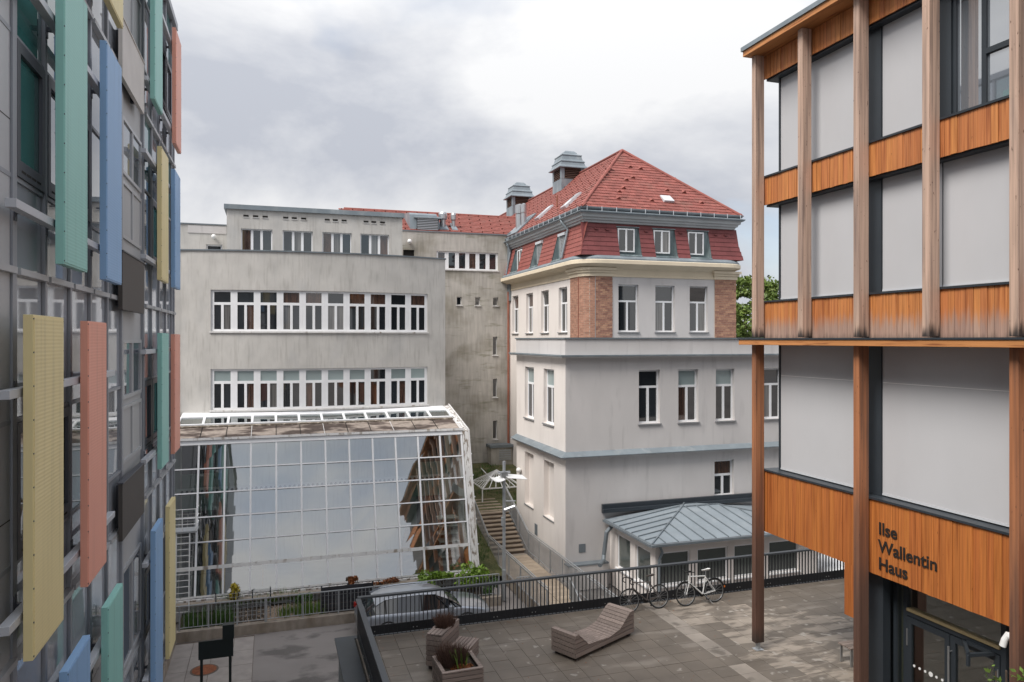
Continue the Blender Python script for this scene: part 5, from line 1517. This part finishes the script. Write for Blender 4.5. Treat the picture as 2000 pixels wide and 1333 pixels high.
# service bay: solid panels, paired windows, louvre boxes, awning
a, b = 18.31, 21.06
box('bay_panel', (XF - .10, XF - .02, a, b, .36, 21.0), 'bay_panel', gbd)
wz = [(1.7, 2.75), (2.9, 5.2), (7.6, 8.9), (9.05, 10.4), (12.7, 14.0), (14.15, 15.45), (17.5, 19.0), (19.15, 20.4)]
for n, (z0, z1) in enumerate(wz):
    g = 'window_glass' if z0 in (2.9, 9.05, 14.15, 1.7) else 'bay_panel'
    window(gbd, FXP(XF - .02), a + .12, b - .12, z0, z1, w=-.045, style='D', fw=.08, frame='facade_alu_light', glass='facade_glass' if g == 'window_glass' else 'bay_panel', sill=False)
for (z0, z1, m) in ((6.14, 7.35, 'louvre_brown'), (11.04, 12.27, 'louvre_brown'), (15.97, 17.2, 'awning_cloth')):
    l = box('louvre_box' if m == 'louvre_brown' else 'awning', (XF + .12, XF + .20, 17.35, 20.15, z0, z1), m, gbd)
    box('top_edge', (XF + .10, XF + .22, 17.33, 20.17, z1 + .001, z1 + .03), 'facade_dark' if m == 'louvre_brown' else 'awning_cloth', l)
    box('hanger', (XF - .02, XF + .119, 17.8, 17.9, z0 + .1, z1 - .1), 'facade_dark', l); box('hanger', (XF - .02, XF + .119, 19.6, 19.7, z0 + .1, z1 - .1), 'facade_dark', l)
# coloured shades on their rails
shades = [('green', 11.87, 11.47, 15.72), ('blue', 14.70, 11.47, 15.72), ('yellow', 14.86, 16.55, 20.6), ('yellow', 10.45, 6.45, 10.71), ('coral', 13.30, 6.45, 10.70),
          ('blue', 12.06, .95, 5.63), ('green', 14.82, .95, 5.60), 
          ('green', 20.42, 16.46, 20.3), ('coral', 24.75, 16.44, 20.0), ('yellow', 21.62, 12.0, 15.57), ('blue', 24.50, 12.0, 15.6),
          ('green', 21.68, 6.93, 10.58), ('coral', 24.45, 6.93, 10.57), ('blue', 20.48, .95, 5.58), ('yellow', 23.25, 1.2, 5.60)]
for (c, y, z0, z1) in shades:
    s_ = box('sun_shade', (-2.89, -2.782, y, y + 1.40, z0, z1), 'shade_' + c + '_rim', gbd, .004)
    s_['label'] = {'green': 'mint green', 'blue': 'sky blue', 'yellow': 'pale yellow', 'coral': 'coral red'}[c] + ' perforated sun shade'
    A = Acc()
    n = int((z1 - z0) / .42)
    for k in range(n + 1):
        z = z0 + .05 + (z1 - z0 - .1) * k / n
        for yy in (y + .015, y + 1.385): A.box(-2.7818, -2.772, yy - .009, yy + .009, z - .009, z + .009)
    tag(A.build('rivets', 'facade_dark', s_), kind='stuff')
    box('perforated_sheet', (-2.7815, -2.774, y + .03, y + 1.37, z0 + .03, z1 - .03), 'shade_' + c, s_)
for (ya, yb, zz) in ((10.05, 16.2, (6.98, 9.75)), (10.3, 16.2, (12.05, 14.95)), (11.0, 16.3, (1.9, 4.8)), (13.0, 16.3, (17.0, 19.7)),
                     (20.0, 25.95, (7.4, 10.1)), (20.0, 25.95, (12.45, 15.05)), (20.2, 26.2, (16.9, 19.6)), (20.2, 25.0, (1.9, 4.8))):
    for z in zz:
        rl = box('shade_rail', (-3.04, -2.915, ya, yb, z - .055, z + .055), 'arm_alu', gbd, .004)
        for y in ms:
            if ya - .1 < y < yb:
                box('bracket', (XF + .05, -3.041, y - .03, y + .03, z - .03, z + .03), 'facade_dark', rl)
                box('bracket_plate', (XF + .045, XF + .062, y - .05, y + .05, z - .12, z + .12), 'facade_dark', rl)

# ================================================================== things on the terrace
# lounger
ang = math.atan2(1.07, 2.14)
t = thing('lounger', 'wavy slatted grey timber lounger on the paved terrace', 'lounger', (7.19, 16.89, 2.4), rotz=ang)
LL, LW = 2.39, .80
prof = [(0, .64), (.10, .66), (.50, .31), (1.35, .25), (1.80, .33), (2.24, .66), (LL, .68)]
def seatz(s):
    for (a, za), (b, zb) in zip(prof, prof[1:]):
        if a <= s <= b: return za + (zb - za) * (s - a) / (b - a)
    return prof[-1][1]
# side panels as stacked planks cut to the profile
for y0 in (0.0, LW - .03):
    for k in range(5):
        z0, z1 = .09 + k * .118, .09 + (k + 1) * .118 - .015
        # spans where the profile lies above this plank
        s = 0.0; run = None; runs = []
        n = 120
        for i in range(n + 1):
            s = LL * i / n
            ok = seatz(s) > z0 + .03
            if ok and run is None: run = s
            if (not ok or i == n) and run is not None:
                runs.append((run, s)); run = None
        for (a, b) in runs:
            pts = [(a, z0)] + [(b, z0)]
            m = max(2, int((b - a) / .08))
            top = [(a + (b - a) * i / m, max(z0 + .005, min(z1, seatz(a + (b - a) * i / m) - .012))) for i in range(m, -1, -1)]
            A = Acc(); A.prism([(p, y0, z) for p, z in pts + top], (0, .03, 0)); A.build('side_plank', 'grey_timber', t)
A = Acc(); A.prism([(.04, .035, .1), (LL - .04, .035, .1)] + [(min(max(p, .04), LL - .04), .035, z - .04) for p, z in reversed(prof)], (0, LW - .07, 0)); A.build('inner_frame', 'grey_timber_dark', t)
for (a, za), (b, zb) in zip(prof, prof[1:]):
    L_ = math.hypot(b - a, zb - za); n = max(1, int(round(L_ / .105)))
    for i in range(n):
        p = (a + (b - a) * (i + .09) / n, za + (zb - za) * (i + .09) / n); q = (a + (b - a) * (i + .91) / n, za + (zb - za) * (i + .91) / n)
        A = Acc(); A.add([(p[0], -.005, p[1] - .028), (q[0], -.005, q[1] - .028), (q[0], LW + .005, q[1] - .028), (p[0], LW + .005, p[1] - .028),
                          (p[0], -.005, p[1]), (q[0], -.005, q[1]), (q[0], LW + .005, q[1]), (p[0], LW + .005, p[1])], TF)
        A.build('slat', 'grey_timber', t, loc=((p[0] + q[0]) / 2, LW / 2, p[1]))
for (x, z1) in ((-.031, .65), (LL + .001, .67)):
    for k in range(5):
        z0 = .09 + k * .118; box('end_plank', (x, x + .03, 0, LW, z0, min(z1, z0 + .103)), 'grey_timber', t)
for x in (.06, 1.15, 2.22):
    for y in (.05, LW - .15): box('foot', (x, x + .1, y, y + .1, .0, .089), 'grey_timber_dark', t)

def slat_box(t, x0, x1, y0, y1, z0, z1, rows, lid=None, feet=True):
    h = (z1 - z0) / rows
    for k in range(rows):
        a, b = z0 + k * h, z0 + (k + 1) * h - .016
        box('plank', (x0, x1, y0, y0 + .03, a, b), 'grey_timber', t, .003); box('plank', (x0, x1, y1 - .03, y1, a, b), 'grey_timber', t, .003)
        box('plank', (x0, x0 + .03, y0 + .0305, y1 - .0305, a, b), 'grey_timber', t, .003); box('plank', (x1 - .03, x1, y0 + .0305, y1 - .0305, a, b), 'grey_timber', t, .003)
    box('liner', (x0 + .031, x1 - .031, y0 + .031, y1 - .031, z0 + .02, z1 - .09), 'grey_timber_dark', t)
    if feet:
        for x in (x0 + .05, x1 - .13):
            for y in (y0 + .05, y1 - .13): box('foot', (x, x + .08, y, y + .08, 0, z0), 'grey_timber_dark', t)
def plant(name, label, c, n, h, spread, m, cat='plant', lean=.5, w=.006):
    A = Acc(); blades(A, c, n, h, spread, w, lean=lean); o = A.build(name, m, None, loc=c); return tag(o, label, cat)
# tall planter with the low seat box against it
ang = math.atan2(.91, .66)
t = thing('planter', 'tall narrow grey timber planter with dried heather on top', 'planter', (3.91, 17.40, 2.4), rotz=ang)
slat_box(t, 0, 1.12, 0, .42, .10, .85, 6)
for k in range(4): box('top_slat', (0, .38, .005 + k * .104, .093 + k * .104, .851, .88), 'grey_timber', t)
for (a, b) in ((0, .06), (.36, .42)): box('rim', (.381, 1.12, a, b, .851, .88), 'grey_timber', t)
box('rim', (1.05, 1.12, .061, .359, .851, .88), 'grey_timber', t)
box('soil_fill', (.385, 1.045, .065, .355, .76, .84), 'soil', t)
t2 = thing('timber_stool', 'low slatted timber seat box beside the tall planter', 'stool', (3.91, 17.40, 2.4), rotz=ang)
slat_box(t2, .42, 1.10, -.54, -.01, .08, .42, 3)
for k in range(6): box('seat_slat', (.415, 1.105, -.545 + k * .09, -.545 + k * .09 + .074, .421, .45), 'grey_timber', t2)
def wpt(o, ang, p): return (o[0] + p[0] * math.cos(ang) - p[1] * math.sin(ang), o[1] + p[0] * math.sin(ang) + p[1] * math.cos(ang), o[2] + p[2])
plant('dried_heather', 'dried brown heather tuft in the tall planter', wpt((3.91, 17.4, 2.4), ang, (.68, .21, .82)), 900, .30, .22, 'heather', lean=.7)
# square planter
t = thing('planter', 'square grey timber planter with green shoots at the terrace corner', 'planter', (3.62, 16.05, 2.4), rotz=math.radians(1.5))
slat_box(t, 0, .96, 0, .98, .06, .55, 5)
for (a, b, c, d) in ((0, .96, 0, .09), (0, .96, .89, .98), (0, .09, .0905, .8895), (.87, .96, .0905, .8895)):
    box('rim', (a, b, c, d, .551, .58), 'grey_timber', t, .003)
box('soil_fill', (.095, .865, .095, .885, .40, .47), 'soil', t)
plant('dried_heather', 'dried brown heather in the square planter', (4.0, 16.75, 2.86), 1300, .40, .30, 'heather', lean=.7)
A = Acc(); blades(A, (4.15, 16.5, 2.86), 16, .42, .16, .016, lean=.6); o = A.build('iris_shoots', 'leaf_light', None, loc=(4.15, 16.5, 2.86)); tag(o, 'green and yellow iris shoots in the square planter', 'plant')
A = Acc(); leaves(A, (4.15, 16.4, 2.9), (.28, .25, .05), 260, .035); o = A.build('leaf_litter', 'leaf_rust', None, loc=(4.15, 16.4, 2.87)); tag(o, 'brown leaf litter on the square planter soil', 'leaves', kind='stuff')

A = Acc()
for k in range(150):
    e = R.random()
    x, y = (R.uniform(2.4, 14), 19.9 - R.random() ** 2 * .7) if e < .6 else (R.uniform(2.6, 12), R.uniform(14.5, 19.8))
    leaves(A, (x, y, 2.412), (.02, .02, .004), 1, .022, up=6)
o = A.build('fallen_leaves', 'leaf_rust', None, loc=(8, 18, 2.4)); tag(o, 'dry brown leaves scattered over the terrace paving', 'leaves', kind='stuff')

# bicycles
def bicycle(label, loc, rot, frame_m, drop, fender=False, lean=.10):
    t = thing('bicycle', label, 'bicycle', loc, rotz=rot)
    t.rotation_euler = (lean, 0, rot)
    wr = .335; xw = (0.0, 1.02)
    for x in xw:
        A = Acc(); A.tube([(x + wr * math.cos(a), 0, wr + .012 + wr * math.sin(a)) for a in [2 * PI * k / 36 for k in range(36)]], .016, 8, closed=True)
        w = A.build('wheel', 'tyre', t)
        A = Acc(); A.tube([(x + (wr - .024) * math.cos(a), 0, wr + .012 + (wr - .024) * math.sin(a)) for a in [2 * PI * k / 36 for k in range(36)]], .010, 6, closed=True); A.build('rim', 'alloy', w)
        A = Acc()
        for k in range(18):
            a = 2 * PI * k / 18; A.bar((x, (-1) ** k * .03, wr + .012), (x + (wr - .02) * math.cos(a), 0, wr + .012 + (wr - .02) * math.sin(a)), .0045)
        A.tube([(x, -.05, wr + .012), (x, .05, wr + .012)], .022, 8); A.build('spokes', 'steel', w)
        if fender:
            A = Acc(); A.tube([(x + (wr + .03) * math.cos(a), 0, wr + .012 + (wr + .03) * math.sin(a)) for a in [.3 + 2.4 * k / 14 for k in range(15)]], .02, 6); A.build('mudguard', 'bike_black', t)
    hub_r, hub_f = Vector((1.02, 0, .347)), Vector((0, 0, .347))
    bb, st_, hd, hb = Vector((.60, 0, .28)), Vector((.74, 0, .80)), Vector((.17, 0, .84)), Vector((.135, 0, .70))
    A = Acc()
    A.tube([bb, st_], .018); A.tube([st_, hd], .017); A.tube([hb, bb], .021); A.tube([hd + Vector((-.01, 0, .04)), hb + Vector((.0, 0, -.03))], .022)
    for s in (-.05, .05):
        A.tube([bb + Vector((0, s * .6, 0)), hub_r + Vector((0, s, 0))], .011); A.tube([st_ + Vector((0, s * .4, -.04)), hub_r + Vector((0, s, 0))], .010)
    A.build('frame', frame_m, t)
    A = Acc()
    for s in (-.05, .05): A.tube([hb + Vector((-.005, s * .9, -.03)), (.06, s, .52), hub_f + Vector((0, s, 0))], .013)
    A.tube([hb + Vector((-.005, -.05, -.03)), hb + Vector((-.005, .05, -.03))], .02); A.build('fork', frame_m if not drop else 'bike_dark', t)
    A = Acc(); A.tube([st_, st_ + Vector((.03, 0, .16))], .014); A.build('seat_post', 'alloy', t)
    A = Acc(); c = st_ + Vector((.05, 0, .19))
    A.add([c + Vector(v) for v in [(-.16, -.02, 0), (-.16, .02, 0), (0, .045, .01), (.11, .075, .02), (.13, 0, .025), (.11, -.075, .02), (0, -.045, .01),
                                   (-.15, 0, -.035), (.0, 0, -.04), (.11, 0, -.035)]],
          [(0, 1, 2, 6), (6, 2, 3, 4), (6, 4, 5), (0, 7, 1), (1, 7, 8, 2), (2, 8, 9, 3), (3, 9, 4), (4, 9, 5), (5, 9, 8, 6), (6, 8, 7, 0)])
    A.build('saddle', 'white_plastic' if not drop else 'bike_dark', t)
    A = Acc(); A.tube([hd + Vector((-.01, 0, .04)), hd + Vector((-.02, 0, .12)), hd + Vector((-.10, 0, .14))], .014)
    if drop:
        for s in (-1, 1):
            A.tube([hd + Vector((-.10, 0, .14)), hd + Vector((-.10, s * .19, .14)), hd + Vector((-.19, s * .21, .13)), hd + Vector((-.22, s * .21, .06)), hd + Vector((-.17, s * .21, 0)), hd + Vector((-.10, s * .21, .0))], .014)
    else:
        for s in (-1, 1): A.tube([hd + Vector((-.10, 0, .14)), hd + Vector((-.08, s * .2, .17)), hd + Vector((.0, s * .31, .17))], .014)
        A.tube([hd + Vector((-.05, -.2, .19)), hd + Vector((-.12, -.2, .20))], .02)
    A.build('handlebar', 'bike_black', t)
    A = Acc(); A.tube([(.60, .045, .28), (.60, .055, .28)], .085, 18); A.tube([(.60, .045, .28 + .04), (1.02, .045, .36)], .005, 4); A.tube([(.60, .045, .28 - .08), (1.02, .045, .32)], .005, 4)
    A.tube([(.60, -.05, .28), (.60, .06, .28)], .02, 8); A.tube([(.60, -.06, .28), (.70, -.07, .15)], .010, 6); A.tube([(.60, .06, .28), (.50, .07, .41)], .010, 6)
    A.box(.66, .74, -.13, -.06, .135, .16); A.box(.46, .54, .07, .14, .40, .425); A.build('crankset', 'bike_black', t)
    if fender:
        box('reflector', (1.38, 1.40, -.03, .03, .40, .46), 'orange_lens', t)
        A = Acc(); A.tube([(.66, -.02, .25), (.80, -.2, .02)], .01, 6); A.build('kickstand', 'steel', t)
    return t
bicycle('dark bronze racing bicycle with drop handlebar at the balustrade', (9.98, 19.42, 2.405), math.radians(4), 'bike_dark', True, lean=-.14)
bicycle('white city bicycle with white saddle at the balustrade', (11.85, 19.40, 2.405), math.radians(2), 'bike_white', False, True, lean=-.14)

# ================================================================== cars
def car(label, loc, rot, paint, van=False):
    t = thing('parked_car', label, 'car', loc, rotz=rot)
    # stations along the length (x forward): half width at sill / belt, hood-belt height, roof height, roof half width, roof crown
    S = [(-2.36, .62, .70, .66, None), (-2.30, .80, .84, .80, None), (-2.10, .86, .90, .96, 1.00), (-1.80, .88, .915, 1.00, 1.28), (-1.45, .89, .92, .99, 1.43), (-.9, .895, .92, .97, 1.475),
         (-.2, .895, .92, .955, 1.48), (.30, .895, .92, .95, 1.45), (.75, .895, .915, .95, 1.27), (1.22, .89, .905, .945, .96), (1.70, .88, .88, .87, None), (2.05, .84, .83, .80, None), (2.30, .72, .72, .70, None), (2.40, .50, .55, .58, None)]
    if van: S = [(a, b, c, d * 1.12, (e * 1.22 if e and e > 1.1 else (e * 1.12 if e else None))) for a, b, c, d, e in S]
    sec = []
    for (x, ws, wb, zb, zr) in S:
        hasr = zr is not None
        zr_ = zr if hasr else zb + .035
        wr_ = .64 if hasr and zr > 1.3 else (.70 if hasr else wb * .72)
        if hasr and zr <= 1.02: wr_ = wb * .80
        bot = .22 if -2.3 < x < 2.3 else .38
        pts = [(0, bot), (ws * .9, bot), (ws, bot + .12), (wb + .015, (bot + zb) / 2 + .03), (wb, zb - .06), (wb - .05, zb), (wr_, zr_ - .045), (wr_ * .8, zr_ - .006), (0, zr_ + .012)]
        sec.append((x, pts))
    n = len(sec[0][1])
    def build_side(sel, name, m, parent, smooth=True):
        v, f = [], []
        for (x, p) in sec:
            for (y, z) in p: v.append((x, y, z))
            for (y, z) in p: v.append((x, -y, z))
        for i in range(len(sec) - 1):
            for k in range(n - 1):
                if not sel(i, k): continue
                a = i * 2 * n
                f.append((a + k, a + k + 1, a + 2 * n + k + 1, a + 2 * n + k))
                f.append((a + n + k, a + 2 * n + n + k, a + 2 * n + n + k + 1, a + n + k + 1))
        if name == 'body':
            for i in (0, len(sec) - 1):
                a = i * 2 * n; f.append(tuple(a + k for k in range(n)) + tuple(a + n + k for k in range(n - 1, -1, -1)))
        return poly(name, v, f, m, parent, smooth=smooth)
    glass_side = lambda i, k: k == 5 and 2 <= i <= 8
    screens = lambda i, k: k in (6, 7) and i in (2, 8)
    body = build_side(lambda i, k: not glass_side(i, k) and not screens(i, k), 'body', paint, t)
    build_side(glass_side, 'side_window', 'car_glass', body); build_side(lambda i, k: screens(i, k) and i == 8, 'windscreen', 'car_glass', body); build_side(lambda i, k: screens(i, k) and i == 2, 'rear_window', 'car_glass', body)
    def at(i, k, s, out=.006):
        x, p = sec[i]; return Vector((x, s * (p[k][0] + out), p[k][1] + out * .4))
    for s in (-1, 1):
        A = Acc()                                  # window pillars and chrome line
        for i in (4, 6):
            A.bar(at(i, 5, s), at(i, 6, s), .05, .015)
        A.bar(at(8, 5, s), at(7, 6, s), .05, .02); A.bar(at(9, 5, s), at(8, 6, s), .06, .03)
        A.build('pillar', paint if False else 'bike_black', body)
        A = Acc(); A.tube([at(i, 6, s, .02) + Vector((0, 0, .02)) for i in range(3, 8)], .018, 6); A.build('roof_rail', paint, body)
        A = Acc()
        for i in range(2, 9): A.bar(at(i, 5, s, .004), at(i + 1, 5, s, .004), .012, .012)
        A.build('trim_line', 'alloy', body)
        A = Acc(); c = Vector((.80, s * 1.02, 1.0 if not van else 1.12))
        A.lathe((0, 0, 0), [(.0, 0)], 3) if False else None
        A.add([c + Vector((dx * .09, s * dy * .11, dz * .075)) for dx in (-1, 1) for dy in (-1, 1) for dz in (-1, 1)], [(0, 1, 3, 2), (4, 6, 7, 5), (0, 4, 5, 1), (2, 3, 7, 6), (0, 2, 6, 4), (1, 5, 7, 3)])
        A.bar(c - Vector((0, s * .1, .04)), c - Vector((-.02, s * .2, .06)), .05); A.build('wing_mirror', paint, body)
        for x in (-.55, .35):
            A = Acc(); A.bar((x - .1, s * .945, .80), (x + .1, s * .945, .81), .025, .03); A.build('door_handle', 'alloy', body)
        A = Acc(); 
        for x in (-.98, -.02, .82): A.bar((x, s * .934, .40), (x + .02, s * .924, .90), .008, .012)
        A.build('door_gap', 'dark_gap', body)
        for x in (-1.40, 1.40):
            A = Acc(); A.tube([(x, s * .70, .335), (x, s * .925, .335)], .335, 24); w = A.build('wheel', 'tyre', t)
            A = Acc(); A.tube([(x, s * .926, .335), (x, s * .935, .335)], .225, 20); A.build('rim', 'alloy', w)
            A = Acc(); A.tube([(x + .385 * math.cos(a), s * .915, .345 + .385 * math.sin(a)) for a in [PI * k / 14 for k in range(15)]], .035, 6); A.build('wheel_arch', 'bike_black', body)
        A = Acc(); A.add([(2.26, s * .42, .60), (2.06, s * .80, .66), (1.92, s * .82, .76), (2.20, s * .46, .70), (2.34, s * .42, .59), (2.12, s * .825, .64), (1.93, s * .855, .77), (2.26, s * .46, .715)], TF); A.build('headlight', 'lamp_glass', body)
        A = Acc(); A.box(-2.36, -2.14, s * .86 - .06, s * .86 + .035, .76, .92); A.build('tail_light', 'red_lens', body)
    return t
car('silver estate car parked on the street below the terrace', (5.20, 26.24, 0), 0, 'car_silver')
car('white car parked beyond the low glazed annex', (24.3, 25.6, .0), PI, 'car_white', True)

# ================================================================== street furniture by the glass building
t = thing('sign_stand', 'black notice board on two posts by the street railing', 'sign', (-1.45, 22.0, 0))
for x in (-1.86, -1.12): box('post', (x, x + .07, 22.0, 22.07, 0, 2.0), 'sign_black', t)
box('board', (-1.90, -1.0, 21.955, 21.995, 1.58, 2.08), 'sign_black', t)
box('lamp_box', (-1.28, -.98, 21.90, 22.12, 2.085, 2.48), 'sign_black', t)
bar_fence('low dark railing around the notice board on the street', (-2.35, 21.2, 0), (-.85, 21.2, 0), 0, 1.0, .15, 2, m='black_metal', name='street_railing')
t = thing('manhole_cover', 'rusty round manhole cover in the pavement', 'manhole cover', (-1.99, 25.0, .03))
A = Acc(); A.lathe((-1.99, 25.0, 0), [(.36, .031), (.36, .046), (.33, .048), (.02, .048)], 28); A.build('lid', 'rusty_iron', t)
A = Acc(); A.lathe((-1.99, 25.0, 0), [(.42, .031), (.42, .040), (.365, .0405), (.365, .031)], 28); A.build('ring', 'step_riser', t)
A = Acc()
A.bar((-.55, 14, .012), (-.62, 27.4, .012), .03, .012); A.bar((-.5, 23.2, .012), (.65, 23.3, .012), .025, .012); A.bar((.65, 23.3, .012), (.60, 15.0, .012), .025, .012)
o = A.build('crack_seal', 'dark_gap'); tag(o, kind='structure')

# climbing plant at the near post
t = thing('climbing_plant', 'light green climber growing up the timber post by the entrance', 'plant', (11.62, 9.15, 2.4))
A = Acc()
for k in range(26): 
    z = R.uniform(2.6, 5.02); leaves(A, (11.62 + R.uniform(-.12, .16), 9.12 + R.uniform(-.25, .3), z), (.14, .14, .12), 14, .05)
A.build('foliage', 'leaf_light', t)
A = Acc(); A.tube([(11.66, 9.1, 2.4), (11.70, 9.15, 3.6), (11.62, 9.1, 4.9)], .016, 6); A.tube([(11.66, 9.2, 2.4), (11.58, 9.25, 3.8), (11.64, 9.3, 4.8)], .012, 6); A.build('stem', 'bark', t)
